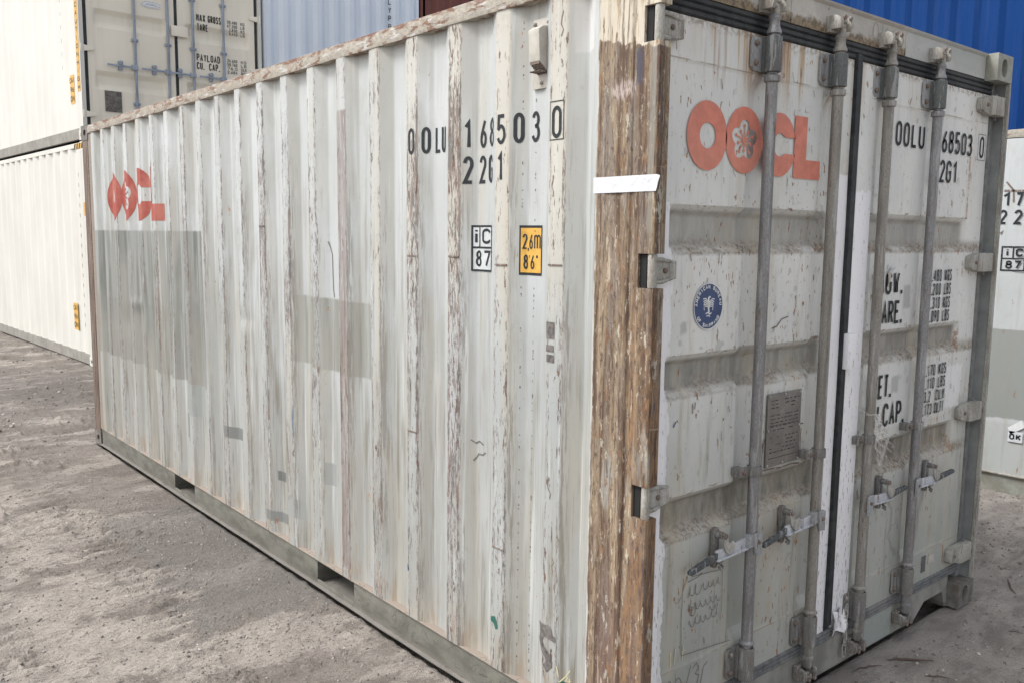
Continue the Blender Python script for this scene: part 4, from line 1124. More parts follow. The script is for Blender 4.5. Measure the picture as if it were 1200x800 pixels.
def handle(x, s, door, ln, xr, z=.699, drop=0.):
    """s=-1 towards the left, +1 to the right; ln = length from the rod, xr = retainer distance"""
    hub = MB()
    hub.prism([(x-s*.024, z+.030), (x-s*.024, z-.045), (x+s*.010, z-.040), (x+s*.018, z+.020), (x+s*.018, z+.036), (x-s*.010, z+.038)], 1, -.014, -.006)
    hub.prism([(x+s*.012, z-.012), (x+s*.012, z+.032), (x+s*.040, z+.026), (x+s*.040, z-.012)], 1, -.006, .022)
    hub.build('handle_hub', 'clampl', door, bevel=.002)
    MB().rev(x-s*.004, z+.004, [(.007, -.0145), (.007, -.019), (0, -.020)], 8, axis=1, cap=False).build('bolt', 'bolt', door)
    bar = MB(); e1 = x+s*(ln*.60)
    bar.prism([(x+s*.034, z-.014), (x+s*.034, z+.022), (x+s*ln*.30, z+.016), (e1, z+.012), (e1, z-.020), (x+s*ln*.3, z-.020)], 1, .010, .018)
    bar.prism([(x+s*.034, z-.018), (x+s*.034, z-.012), (e1, z-.018), (e1, z-.024)], 1, .000, .018)
    hb = bar.build('handle', 'handle', door, bevel=.0015)
    gp = MB(); e2 = x+s*ln
    gp.prism([(e1-s*.006, z-.018), (e1-s*.006, z+.006), (e2-s*.01, z-.008-drop), (e2, z-.012-drop), (e2, z-.024-drop), (e2-s*.01, z-.027-drop)], 1, .006, .021)
    gp.build('handle_grip', 'grip', hb, bevel=.003)
    xr = x+s*xr
    rt = MB(); rt.prism([(xr-.013, z-.05), (xr-.015, z+.065), (xr-.008, z+.078), (xr+.008, z+.078), (xr+.015, z+.065), (xr+.013, z-.05), (xr+.006, z-.062), (xr-.006, z-.062)], 1, .036, .0525)
    rt.box(xr-.011, xr+.011, .012, .036, z-.036, z-.028)
    rt.tube([(xr+.008, .03, z-.042), (xr+.013, .016, z-.054), (xr+.002, .012, z-.060), (xr-.008, .018, z-.050)], .005, 6)
    rt.rev(xr, z+.058, [(.012, .036), (.012, .008)], 12, axis=1)
    ro = rt.build('handle_retainer', 'clampb', door, bevel=.0015)
    MB().rev(xr, z+.058, [(.010, .0015), (.010, -.003), (.006, -.006), (0, -.006)], 12, axis=1, cap=False).build('bolt', 'bolt', door)
    sw = MB(); sw.prism([(xr-.004, z+.068), (xr+.014, z+.062), (xr+.020, z+.036), (xr+.032, z+.026), (xr+.050, z+.032), (xr+.060, z+.014), (xr+.052, z-.008), (xr+.030, z-.014), (xr+.012, z-.002), (xr-.006, z+.030)], 1, .002, .008)
    sw.build('swing_latch', 'latch', door, bevel=.0015)
RX = [.577, .986, 1.358, 1.770]
for k, x in enumerate(RX): lock_rod(x, DL if k < 2 else DR, k)
handle(RX[0], -1, DL, .342, .170, .712, .014); handle(RX[1], -1, DL, .342, .180, .712, .014)
handle(RX[2], 1, DR, .345, .165, .700, -.022); handle(RX[3], 1, DR, .390, .175, .700, -.018)

# -- door markings
lq, sq = logo(.199, .755, 1.968, .214)
decal_door(lq, 'logo', 'redp', DL, label='faded red ring-letter logo on the door'); decal_door(sq, 'logo_stamens', 'redp', DL, y=.0532)
# round classification sticker
def disc(cx, cz, r0, r1, n=40): return [tuple(((cx+rr_*math.cos(2*math.pi*j/n)), (cz+rr_*math.sin(2*math.pi*j/n))) for (rr_, j) in ((r0, i), (r0, i+1), (r1, i+1), (r1, i))) for i in range(n)]
cx, cz, rd = .337, 1.538, .0755
st_ = decal_door([tuple((cx+rd*math.cos(2*math.pi*i/48), cz+rd*math.sin(2*math.pi*i/48)) for i in range(48))], 'round_sticker', 'navy', DL, label='round navy sticker reading AMERICAN BUREAU OF SHIPPING')
rq = disc(cx, cz, rd, rd-.003, 48)
def arctext(s, r0, a_mid, span, h, w, t, up=True):
    out = []
    for i, ch in enumerate(s):
        a = a_mid+(span*(.5-i/(len(s)-1)) if up else span*(-.5+i/(len(s)-1)))
        for qd in glyph(ch, -w/2, 0, w, h, t):
            pp = []
            for p in qd:
                if up: rad_, tang = r0+p[1], -p[0]
                else: rad_, tang = r0+h-p[1], p[0]
                ca, sa = math.cos(R(a)), math.sin(R(a))
                pp.append((cx+rad_*ca-tang*sa, cz+rad_*sa+tang*ca))
            out.append(tuple(pp))
    return out
rq += arctext('AMERICAN BUREAU', .0565, 90, 168, .013, .010, .0030, True)
rq += arctext('OF SHIPPING', .0565, 270, 108, .013, .010, .0030, False)
def P_(pts, t=.003): return ribbon([(cx+a_*.001, cz+b_*.001) for a_, b_ in pts], t)
for k_ in range(5):
    rq += P_([(-4, 14-4*k_), (-16-2*k_, 26-6*k_), (-30+2*k_, 24-9*k_)], .0032)+P_([(4, 14-4*k_), (18+k_, 24-6*k_), (30-2*k_, 22-9*k_)], .0032)
rq += P_([(0, 30), (-2, 22), (2, 10), (0, -8), (3, -22)], .008)+P_([(0, 31), (9, 29)], .005)+P_([(-14, -24), (-4, -20), (6, -26), (16, -22)], .004)+P_([(-10, -32), (0, -30), (10, -34)], .003)
decal_door(rq, 'sticker_print', 'white', DL, y=.0528)
# container number and weights
qd = []
for s, a_, b_ in (('0', 1.503, 1.551), ('0', 1.568, 1.617), ('L', 1.636, 1.681), ('U', 1.699, 1.748), ('1', 1.848, 1.890), ('6', 1.913, 1.961), ('8', 1.975, 2.023), ('5', 2.038, 2.085), ('0', 2.100, 2.148), ('3', 2.162, 2.210), ('0', 2.288, 2.334)): qd += glyph(s, a_, 2.133, b_-a_, .097, .0125)
for s, a_, b_ in (('2', 1.848, 1.893), ('2', 1.908, 1.955), ('G', 1.970, 2.018), ('1', 2.030, 2.082)): qd += glyph(s, a_, 2.006, b_-a_, .096, .0125)
qd += frame(2.270, 2.349, 2.122, 2.240, .0022)
decal_door(qd, 'lettering', 'ink', DR, label='black number OOLU 1685030 and 22G1 on the right door')
def wt(s, z, h, t, x0=None, x1=None, r_=.22): return fit_text(s, x0, x1, z, h, t, r_)
qd = wt('MGW.', 1.535, .092, .013, 1.430, 1.640, .30)+wt('TARE.', 1.412, .096, .013, 1.428, 1.650, .20)+wt('NET.', 1.104, .100, .013, 1.440, 1.597, .28)+wt('CU.CAP.', .980, .100, .013, 1.400, 1.724, .24)
decal_door(qd, 'lettering', 'ink', DR, label='black words MGW, TARE, NET and CU.CAP')
qd = []
for s, z in (('30.480', 1.577), ('67.200', 1.516), ('2.310', 1.456), ('5.090', 1.397)): qd += wt(s, z, .053, .0068, 1.846 if s[1] != '.' else 1.878, 1.995, .42)
for s, z in (('KGS', 1.577), ('LBS', 1.516), ('KGS', 1.456), ('LBS', 1.397)): qd += wt(s, z, .053, .0068, 2.028, 2.094, .42)
for s, z, x1 in (('28.170', 1.158, 1.995), ('62.110', 1.099, 1.995), ('33.2', 1.040, 1.965), ('1.173', .981, 1.985)): qd += wt(s, z, .052, .0068, 1.850 if s[0] in '26' else 1.878, x1, .42)
for s, z, x0 in (('KGS', 1.158, 2.020), ('LBS', 1.099, 2.020), ('CU.M', 1.040, 2.005), ('CU.FT', .981, 2.000)): qd += wt(s, z, .052, .0068, x0+.01, 2.102, .36)
decal_door(qd, 'lettering', 'ink', DR, label='weight and volume figures in KGS, LBS, CU.M and CU.FT')
# engraved plate
mb = MB().box(.692, .905, .049, .0545, .945, 1.211); po = mb.build('data_plate', 'plate', DL, bevel=.0015)
tag(po, 'dull engraved metal data plate with rivets')
pq = []; rr = random.Random(3)
for i in range(15):
    z = 1.185-i*.0135
    if i in (3, 9): continue
    x = .712
    while x < .885:
        l = rr.uniform(.008, .03); l = min(l, .888-x); 
        if l > .004 and rr.random() < .8: pq += rect(x, x+l, z, z+.0035)
        x += l+rr.uniform(.004, .012)
pq += rect(.705, .893, .975, .977)+rect(.705, .893, 1.095, 1.0965)
tag(decal_door(pq, 'plate_print', 'inkw', po, y=.0482), kind='stuff')
for (x, z) in ((.702, 1.203), (.798, 1.204), (.896, 1.203), (.700, 1.08), (.897, 1.08), (.702, .953), (.798, .953), (.896, .953)):
    MB().rev(x, z, [(.005, .049), (.005, .047), (.002, .0455), (0, .0455)], 8, axis=1, cap=False).build('rivet', 'latch', po)
rq = []
for (x0, z0, x1, z1, t) in ((.672, .938, .915, .930, .006), (.918, .95, .922, 1.06, .005), (.90, 1.075, .93, 1.078, .005), (.673, 1.02, .690, 1.05, .006), (.675, .95, .678, 1.04, .005)):
    n_ = 8; rq += ribbon([(x0+(x1-x0)*i/n_+rr.uniform(-.003, .003), z0+(z1-z0)*i/n_+rr.uniform(-.003, .003)) for i in range(n_+1)], t)
rq += ribbon([(.70, 1.445), (.73, 1.45), (.76, 1.475), (.80, 1.482)], .004)
decal_door(rq, 'rust_trace', 'bolt', DL)
# felt-pen box with scribbled lines, chalk ticks, date
def wavy(x0, x1, z, amp, per, seed, sl_=0.):
    rr = random.Random(seed); n_ = int((x1-x0)/per*8); out = []
    a_ = 0
    for i in range(n_+1):
        t = i/n_; x = x0+(x1-x0)*t; out.append((x+amp*.35*math.cos(a_), z+sl_*t+amp*(.5+.5*rr.random())*math.sin(a_))); a_ += 2*math.pi/8*rr.uniform(.6, 1.4)
    return out
pq = ribbon([(.260, .645), (.255, .50), (.262, .375)], .0025)+ribbon([(.262, .375), (.40, .362), (.53, .350)], .0025)+ribbon([(.30, .640), (.40, .632), (.47, .625), (.475, .50), (.47, .44)], .0022)
pq += ribbon([(.285, .625), (.34, .632), (.36, .640)], .0025)
for i, (x0, x1, z, am) in enumerate(((.29, .35, .585, .026), (.36, .46, .590, .018), (.285, .46, .530, .016), (.295, .33, .520, .030), (.29, .455, .475, .017), (.40, .45, .50, .014))):
    pq += ribbon(wavy(x0, x1, z, am, .028, 40+i), .0022)
decal_door(pq, 'handwriting', 'pen', DL, label='felt-pen box with scribbled lines')
ny = []
for pts in ([(.185, .285), (.205, .305), (.222, .285), (.205, .262), (.190, .245), (.225, .240)], arc(.25, .275, .016, .026, 0, 360), [(.285, .235), (.315, .325)], [(.325, .310), (.345, .325), (.36, .305), (.34, .288), (.362, .275), (.352, .248), (.330, .245)], [(.37, .235), (.385, .30), (.405, .31)]):
    ny += ribbon(pts, .003)
decal_door(ny, 'handwriting', 'pen', DL)
decal_door(ribbon([(.205, .405), (.208, .355)], .0035)+ribbon([(.232, .410), (.226, .355)], .0035)+ribbon([(.272, .41), (.268, .36)], .003)+ribbon([(.262, .388), (.282, .390)], .003), 'chalk_mark', 'chalk', DL)
decal_door(ribbon(arc(1.285, 2.535, .020, .036, 0, 360), .0025)+ribbon([(1.335, 2.575), (1.337, 2.49)], .0025)+ribbon([(1.375, 2.565), (1.340, 2.535), (1.380, 2.50)], .0025), 'handwriting', 'penl', C, y=.0478)
decal_door([((.985, 2.54), (.997, 2.552), (1.006, 2.545), (1.004, 2.505), (.992, 2.490), (.985, 2.51))], 'stain', 'residue', C, y=.0478)
# small stickers low on the right door
MB().box(2.055, 2.115, .0525, .0545, .262, .302).build('small_sticker', 'ventl', DR)
MB().box(1.99, 2.03, .0530, .0548, .235, .312).build('dark_sticker', 'clamp', DR)
decal_door([((1.235, .50), (1.262, .505), (1.258, .518), (1.285, .53), (1.272, .555), (1.262, .540), (1.248, .535), (1.250, .520), (1.236, .515))], 'green_tape', 'green', DR, y=.0470)
decal_door([((.183, 1.16), (.196, 1.178), (.192, 1.18), (.180, 1.165))], 'ink_blot', 'navy', DL)
rr = random.Random(21); dq = []
for i in range(90):
    x = rr.choice([rr.uniform(.17, .5), rr.uniform(.68, .93), rr.uniform(1.49, 1.76), rr.uniform(1.92, 2.18)]); z = rr.choice([rr.uniform(.25, .74), rr.uniform(.96, 1.22), rr.uniform(1.42, 1.70), rr.uniform(1.88, 2.38)])
    a_ = rr.gauss(1.45, .35); l = rr.uniform(.008, .035)
    dq += ribbon([(x, z), (x+l*.5*math.cos(a_)+rr.uniform(-.002, .002), z+l*.5*math.sin(a_)), (x+l*math.cos(a_), z+l*math.sin(a_))], rr.uniform(.0015, .004))
tag(decal_door(dq, 'scratch', 'bolt', DL, y=.0536), kind='stuff')
# paper tag by the third rod
mb = MB(); mb.add([(1.50, .046, 1.630), (1.545, .040, 1.650), (1.560, .052, 1.640), (1.512, .053, 1.615)], [(0, 1, 2, 3)]); mb.build('torn_sticker', 'tape', DR, fix=False)
mb = MB(); mb.grid(np.array([[(1.498+.012*i+.004*math.sin(j), .050-.004*math.sin(i+j), 1.625-.02*j) for j in range(4)] for i in range(3)])); mb.build('torn_sticker', 'ventl', DR)
# chain at the foot of the seam
ch = bpy.data.objects.new('chain', None); col.objects.link(ch); ch.parent = C; tag(ch, 'short rusty chain hanging at the foot of the doors')
def link(cx, cz, hh, ww, tw):
    pts = []
    for i in range(14):
        a_ = 2*math.pi*i/14; px = ww*math.cos(a_); pz = (hh-ww)*(1 if math.sin(a_) > 0 else -1)+ww*math.sin(a_)
        pts.append((cx+(px if not tw else px*.25), .036+(0 if not tw else px*.9), cz+pz))
    return MB().tube(pts, .0032, 6, True)
z = .262
for i in range(7):
    link(1.300, z, .017, .008, i % 2).build('chain_link', 'latch', ch); z -= .024
link(1.298, .085, .032, .013, 0).build('chain_link', 'latch', ch)
# orange mark beside the lower clamp
MB().box(1.798, 1.818, .030, .034, .30, .335).build('orange_mark', 'yellow', DR, bevel=.001)

# -- film tied to the third rod : its own thing
g = G('thin_clear_film'); g.done((.75, .74, .72), .35, g.noise((120, 120, 20), 3), .002)
g.b.inputs['Alpha'].default_value = .30
fm = MB(); rr = random.Random(9)
for s_i in range(5):
    rows = []
    x0 = 1.352+.006*s_i
    for j in range(14):
        t = j/13; wd = .003+.011*t*(1-.4*t)
        x = x0+.05*t*t+.01*s_i*t+.004*math.sin(j*1.3+s_i); z = 1.068-.215*t*(1-.08*s_i); y = -.012-.006*s_i*t+.006*math.sin(j*1.9+s_i*2)
        rows.append([(x-wd, y+.003, z), (x-wd*.3, y-.005, z-.004), (x+wd*.4, y+.004, z), (x+wd, y-.002, z-.003)])
    fm.grid(np.array(rows))
fm.tube([(1.335, .01, 1.065), (1.345, -.010, 1.07), (1.368, -.011, 1.066), (1.382, .010, 1.07), (1.365, .040, 1.068), (1.345, .036, 1.066), (1.335, .01, 1.065)], .0028, 6)
fm.tube([(1.335, .005, 1.068), (1.31, .03, 1.085), (1.292, .044, 1.10)], .0012, 5)
fo = fm.build('plastic_film', g.mat)
tag(fo, 'torn clear plastic film knotted round the third locking rod', 'plastic film')

# ================================================================== BACKGROUND CONTAINERS
def corr(y0, y1, z0, z1, pitch, dep, mat, parent, name='side_panel', flat=.26, axis_=1, at=0., sgn=1, nz=2):
    """corrugated sheet along y (axis_=1, faces -x) or along x (axis_=0, faces -y)"""
    pts = [(y0-pitch*.35, 0)] if y0 > .25 else []; a_ = y0
    while a_ < y1-pitch*.3:
        pts += [(a_, 0), (a_+pitch*flat, 0), (a_+pitch*.5, dep), (a_+pitch*(.5+flat), dep)]; a_ += pitch
    pts += [(y1, 0)]
    pts = [p for p in pts if p[0] <= y1]
    A = np.zeros((len(pts), nz, 3))
    for i, (t, d) in enumerate(pts):
        for j in range(nz):
            z = z0+(z1-z0)*j/(nz-1)
            A[i, j] = (at+sgn*d, t, z) if axis_ == 1 else (t, at+sgn*d, z)
    return MB().grid(A).build(name, mat, parent, ang=20)
M_['cream'] = mat_bg_paint('cream_container_paint', (.78, .735, .63), dirt=.10, streak=.12)
M_['offw'] = mat_bg_paint('off_white_container_paint', (.62, .61, .565), dirt=.10, streak=.16)
M_['lblue'] = mat_bg_paint('pale_blue_container_paint', (.66, .73, .82), dirt=.03, streak=.05)
M_['maroon'] = mat_bg_paint('maroon_container_paint', (.15, .045, .035), dirt=.3, streak=.3)
M_['blue'] = mat_bg_paint('royal_blue_container_paint', (.004, .036, .15), dirt=.05, streak=.04, rough=.7, spec=.12)
M_['bgrod'] = mat_galv('bluish_galvanised_rod', (.24, .29, .38), (.33, .38, .47), .55, .1, .1)
M_['gunder'] = simple('grey_under_rail', (.27, .26, .235), .7, scale=10, dirt=.3)

def plain_container(name, label, cat, loc, rz, W, L, H, mat, pitch=.278, dep=.036, end='corr', group=None, rail=None, railmat=None, endspan=None, y_first=.2, endflush=False):
    T = thing(name, label, cat, loc, rz, group or 'containers stacked behind')
    rm = railmat or mat
    corr(y_first, L-.17, .15, H-.06, pitch, dep, mat, T)
    A = corr(.17, L-.17, .13, H-.06, pitch, -dep, mat, T, at=W)
    for sx in (0, W-.05):
        MB().box(sx, sx+.05, .16, L-.16, H-.065, H-.008).build('top_rail', mat, T)
        MB().box(sx, sx+.05, .16, L-.16, .015, .15).build('bottom_rail', rm, T)
        for sy in (.0, L-.16): MB().box(sx, sx+.05, sy, sy+.16, .118, H-.118).build('corner_post', mat, T)
    castings(T, W, L, H, lambda sx, sy, top: mat)
    MB().box(.03, W-.03, .05, L-.05, H-.05, H-.03).build('roof_panel', mat, T)
    MB().box(.05, W-.05, .05, L-.05, .14, .17).build('floor', 'dark', T)
    corr(.165, W-.165, .13, H-.08, .27, .03, mat, T, 'end_wall', axis_=0, at=L-.04, sgn=-1)
    if end == 'corr':
        corr(.0, W, .13, H-.10, .27, .03, mat, T, 'end_wall', axis_=0, at=-.004) if endflush else corr(.10, W-.10, .13, H-.10, .27, .03, mat, T, 'end_wall', axis_=0, at=.012)
        for z0, z1 in ((.02, .14), (H-.12, H-.02)): MB().box(.165, W-.165, .01, .06, z0, z1).build('end_rail', mat, T)
    return T

# white high-cube pair on the left
RZ = .034
WB = plain_container('shipping_container', 'clean off-white container on the ground at the left, lower of its stack', 'container', (1.13, 10.42, 0), RZ, 2.438, 12.19, 2.885, 'offw', pitch=.352, dep=.03, railmat='gunder', y_first=.27)
WT = plain_container('shipping_container', 'cream container on top of the left stack, doors with blue-grey locking rods', 'container', (1.13, 10.42, 2.905), RZ, 2.438, 12.19, 2.885, 'offw', pitch=.352, dep=.014, railmat='gunder', end='door', y_first=.27)
LB = plain_container('shipping_container', 'pale blue container behind, with a ribbed end wall and vertical black letters', 'container', (3.60, 10.42, 2.905), 0, 2.60, 6.058, 2.885, 'lblue', pitch=.278, endflush=True)
LBB = plain_container('shipping_container', 'pale blue container standing on the ground beneath the ribbed pale blue one', 'container', (3.60, 10.42, 0), 0, 2.60, 6.058, 2.885, 'lblue', pitch=.278, endflush=True)
for zz in (0, 1):
    T = plain_container('shipping_container', ['dark maroon container on the ground right of the pale blue stack', 'dark maroon container on top, just right of the pale blue one'][zz], 'container', (6.235, 10.42, 2.905*zz), 0, 2.438, 6.058, 2.885, 'maroon')
def local(T, o): o.parent = T; return o
def bg_doors(T, H, mat, z0=0.):
    """detailed door end in T's own coordinates (faces -y)"""
    for side, (xa, xb) in enumerate(((.10, 1.205), (1.245, 2.345))):
        x0, x1 = xa+(.09 if side == 0 else .115), xb-(.115 if side == 0 else .09)
        xs = np.linspace(xa, xb, 50); bands = [(.88, .645), (1.64, 1.41), (2.40, 2.17)]; zs = zgrid(.13, H-.11, bands, .075, .062, .05)
        Xg, Zg, h = door_field(xs, zs, x0, x1, [], bands, .045, 0, 9, -9, .075, .062)
        h = h.copy()
        d = MB().grid(np.stack([Xg, .03+h, Zg], -1)).build('door', mat, T, ang=60)
        MB().box(xa, xb, .08, .09, .13, H-.115).build('door_back', mat, d)
        rods = (.68, 1.11) if side == 0 else (1.45, 1.88)
        for x in rods:
            MB().rev(x, .006, [(.017, .1), (.017, H-.08)], 12).build('locking_rod', 'bgrod', d)
            for zb_ in (.5, 1.31, 1.95, 2.55):
                m = MB(); m.box(x-.045, x+.045, .006, .028, zb_-.017, zb_+.017); m.rev(x, .006, [(.024, zb_-.014), (.024, zb_+.014)], 12); m.build('rod_bracket', 'bgrod', d, bevel=.002)
            s = -1
            zz = .96
            m = MB(); m.box(x-.36, x-.02, -.02, -.008, zz-.012, zz+.012); m.box(x-.06, x+.02, -.024, .0, zz-.03, zz+.03); m.box(x-.22, x-.17, -.01, .028, zz-.05, zz+.06)
            m.rev(x-.195, zz+.04, [(.026, -.03), (.026, -.016)], 10, axis=1); m.build('handle', 'bgrod', d, bevel=.002)
    mb = MB().box(1.206, 1.244, .024, .06, .13, H-.11); mb.build('seam_gasket', 'gasket', T)
    MB().box(.062, .099, .026, .06, .13, H-.11).build('side_gasket', 'gasket', T); MB().box(2.346, 2.378, .026, .06, .13, H-.11).build('side_gasket', 'gasket', T)
    MB().box(.06, 2.38, .012, .07, H-.108, H-.01).build('door_header', mat, T); MB().box(.06, 2.38, .012, .07, .02, .128).build('door_sill', mat, T)
    for zz in (.32, 1.13, 1.85, 2.55):
        for sx in (0, 1):
            xo = 2.438 if sx else 0; s = -1 if sx else 1
            m = MB(); m.prism([(xo+s*.012, zz-.045), (xo+s*.17, zz-.02), (xo+s*.17, zz+.02), (xo+s*.012, zz+.045)], 1, .004, .022); m.rev(xo+s*.018, .006, [(.014, zz-.05), (.014, zz+.05)], 10); m.build('hinge', mat, T, bevel=.002)
    MB().box(1.15, 1.37, -.022, .0, 1.44, 1.575).build('lock_box', mat, T, bevel=.004)
bg_doors(WT, 2.885, 'cream')
def to_local(x, z): return (x-1.13, z-2.905)
def dl(s, x0, x1, z0, h, t, r_=.25):
    return fit_text(s, x0-1.13, x1-1.13, z0-2.905, h, t, r_)
q_ = dl('MAX', 2.64, 2.765, 4.60, .095, .013)+dl('GROSS', 2.80, 2.985, 4.60, .095, .013)+dl('TARE', 2.645, 2.80, 4.475, .095, .013)+dl('PAYLOAD', 2.63, 2.96, 4.075, .095, .013)+dl('CU.', 2.63, 2.735, 3.965, .095, .013)+dl('CAP.', 2.80, 2.955, 3.965, .095, .013)
decal_door(q_, 'lettering', 'ink', WT, y=.0275, label='black words MAX GROSS, TARE, PAYLOAD and CU. CAP.')
q_ = []
for i, s in enumerate(('30.480', '67.200', '3.830', '8.440')): q_ += dl(s, 3.075 if i < 2 else 3.10, 3.22, 4.635-.052*i, .042, .006, .3)
for i, s in enumerate(('KG', 'LB', 'KG', 'LB')): q_ += dl(s, 3.27, 3.33, 4.635-.052*i, .042, .006, .3)
for i, s in enumerate(('26.650', '58.760', '76.0', '2.684')): q_ += dl(s, 3.065, 3.21, 4.115-.052*i, .042, .006, .3)
for i, s in enumerate(('KG', 'LB', 'CU.M', 'CU.FT')): q_ += dl(s, 3.265, 3.345, 4.115-.052*i, .042, .006, .3)
decal_door(q_, 'lettering', 'ink', WT, y=.0275, label='small black weight figures')
MB().box(.285, .49, .020, .029, .375, .635).build('black_label', 'residue', WT)
m = MB(); m.prism([(.91+.135*math.cos(2*math.pi*i/24)*1., 1.795+.045*math.sin(2*math.pi*i/24)) for i in range(24)], 1, .024, .028); m.build('oval_sticker', 'white', WT)
decal_door(ribbon(arc(.91, 1.795, .118, .034, 0, 360, 30), .005)+rect(.83, .99, 1.785, 1.792)+rect(.85, .97, 1.80, 1.806), 'sticker_print', 'bgrod', WT, y=.0232)
# labels on the left pair's long sides, in local coordinates (faces -x)
def side_decal_local(T, quads, name, mat, off=.003, label=None):
    mb = MB()
    for qd_ in quads: mb.add([(-off, -p[0], p[1]) for p in qd_], [tuple(range(len(qd_)))])
    o = mb.build(name, mat, T, smooth=False)
    return tag(o, label) if label else o
for T, zz, yc in ((WT, .47, .365), (WB, .43, .68)):
    side_decal_local(T, rect(-yc-.09, -yc+.09, zz, zz+.36), 'yellow_label', 'yellow', label='yellow height label near the corner')
    side_decal_local(T, fit_text('CAI', -yc-.10, -yc+.08, zz+.26, .07, .012)+fit_text('96', -yc-.08, -yc+.06, zz+.145, .07, .012)+fit_text('0N', -yc-.09, -yc+.07, zz+.03, .07, .012), 'lettering', 'ink', off=.005)
MB().box(-.004, .0, .03, .14, .60, 1.75).build('warning_strip', 'yellow', WT)
q_ = []
for i, ch_ in enumerate('CAUTIONHIGH'): q_ += glyph(ch_, -.125, 1.62-i*.10, .08, .06, .012)
side_decal_local(WT, q_, 'lettering', 'ink', off=.0055)
# striped height strip along the top corner of the lower one
q_ = rect(-.42, -.03, 2.80, 2.87)
side_decal_local(WB, q_, 'hazard_strip', 'yellow', off=.004)
q_ = [((-.42+.1*i, 2.80), (-.37+.1*i, 2.80), (-.34+.1*i, 2.87), (-.39+.1*i, 2.87)) for i in range(4)]
side_decal_local(WB, q_, 'hazard_stripes', 'ink', off=.005)
side_decal_local(WB, rect(-.12, -.07, 1.95, 2.12), 'small_label', 'yellow', off=.004)
q_ = []
for i in range(16): q_ += rect(-.30, -.285, 2.45-i*.13, 2.50-i*.13)
side_decal_local(WB, q_, 'lettering', 'penl', off=.004)
q_ = []
for i in range(9): q_ += rect(-.75, -.735, 2.3-i*.17, 2.36-i*.17)
side_decal_local(WT, q_, 'lettering', 'penl', off=.004)
# vertical letters on the pale blue end wall
q_ = []
for i, ch_ in enumerate('LYPR'): q_ += glyph(ch_, 2.035, 2.405-i*.125, .055, .085, .012)
decal_door(q_, 'lettering', 'ink', LB, y=.004, label='vertical black letters on the pale blue wall')
# maroon end details
for xx in (.62, 1.05, 1.42, 1.85): pass

# royal blue pair on the right, well behind
for zz in (0, 1):
    plain_container('shipping_container', ['royal blue container on the ground behind the right-hand white one', 'royal blue ribbed container high behind the door corner, upper of its stack'][zz], 'container', (9.05, -2.2, 2.6*zz), 0, 2.438, 12.19, 2.591, 'blue', pitch=.2785, dep=.036)
# white container at the right
M_['rwhite'] = mat_bg_paint('worn_white_container_paint', (.60, .62, .61), dirt=.15, streak=.2, rust=1.)
RC = thing('shipping_container', 'worn white container at the right edge, boxed i C 87 mark, rusty top rail', 'container', (4.55, -.12, -.02), group='containers stacked behind')
g = G('two_tone_white_paint')
n = g.noise((1.5, 1.5, 1.)); wob = (g.noise((6, 14, 6), 3, off=5.)-.5)*.05
cc = g.mix(g.ss(n, .3, .7), (.44, .465, .47), (.52, .545, .55))
pt = g.ss(g.z+wob, .54, .555)*g.ss(g.z+wob*.3, 1.175, 1.165)
cc = g.mix(pt*.9, cc, (.26, .275, .26))
cc = g.mix(g.ss(g.z, .54, .50)*.6, cc, (.42, .44, .42))
cc = g.mix(g.ss(g.noise((22, 22, .9), 5, .6, off=4.), .50, .70)*.35, cc, (.3, .28, .24))
cc = g.mix(g.ss(g.noise((5, 5, 3), 5, .7, off=64.), .48, .66)*.3, cc, (.36, .35, .31))
cc = g.mix(g.ss(g.noise((10, 14, 4.5), 5, .7, off=24.)+g.ss(g.z, .5, .1)*.07, .66, .70)*.85, cc, (.30, .13, .05))
M_['rside'] = g.done(cc, .55, n, .002)
pr = MB()
ys = [.1, .5, .56, .78, .84, 1.1]+[1.1+.278*i+d for i in range(15) for d in (.07, .13, .2, .26)]
ds = [0, 0, .006, .006, 0, 0]+[0, .036, .036, 0]*15
A = np.array([[(d, y, z) for z in (.15, 2.47)] for y, d in zip(ys, ds)])
MB().grid(A).build('side_panel', 'rside', RC, ang=20)
MB().box(0, .05, .1, 5.9, 2.475, 2.53).build('top_rail', 'rail', RC, bevel=.003)
MB().box(.012, .05, .1, 5.9, .012, .15).build('bottom_rail', 'cast', RC); MB().box(-.006, .05, .1, 5.9, .150, .158).build('rail_flange', 'rail', RC)
MB().box(.0, .05, -.05, .1, .1, 2.42).build('corner_post', 'rwhite', RC); MB().box(.0, .05, 5.9, 6.0, .0, 2.53).build('corner_post', 'rwhite', RC)
MB().box(.05, 2.4, -.04, -.01, .1, 2.5).build('end_wall', 'rwhite', RC); MB().box(.05, 2.4, 5.97, 6.0, .1, 2.5).build('end_wall', 'rwhite', RC)
MB().box(2.4, 2.43, -.04, 6.0, .1, 2.5).build('side_panel', 'rwhite', RC); MB().box(.05, 2.4, -.01, 5.97, 2.49, 2.51).build('roof_panel', 'rwhite', RC)
MB().box(.05, 2.4, .0, 5.95, .12, .15).build('floor', 'dark', RC)
o_ = -.12; zo = .02
def RQ(q_): return [tuple((p[0]+o_, p[1]+zo) for p in f_) for f_ in q_]
side_decal_local(RC, RQ(glyph('1', -.815, 1.992, .075, .095, .015)+glyph('7', -.725, 1.992, .050, .095, .015)+glyph('2', -.822, 1.872, .052, .098, .015)+glyph('2', -.725, 1.872, .052, .098, .015)), 'lettering', 'ink', label='black characters 17 and 22')
a_, b_, z0, z1 = -.790, -.632, 1.552, 1.722
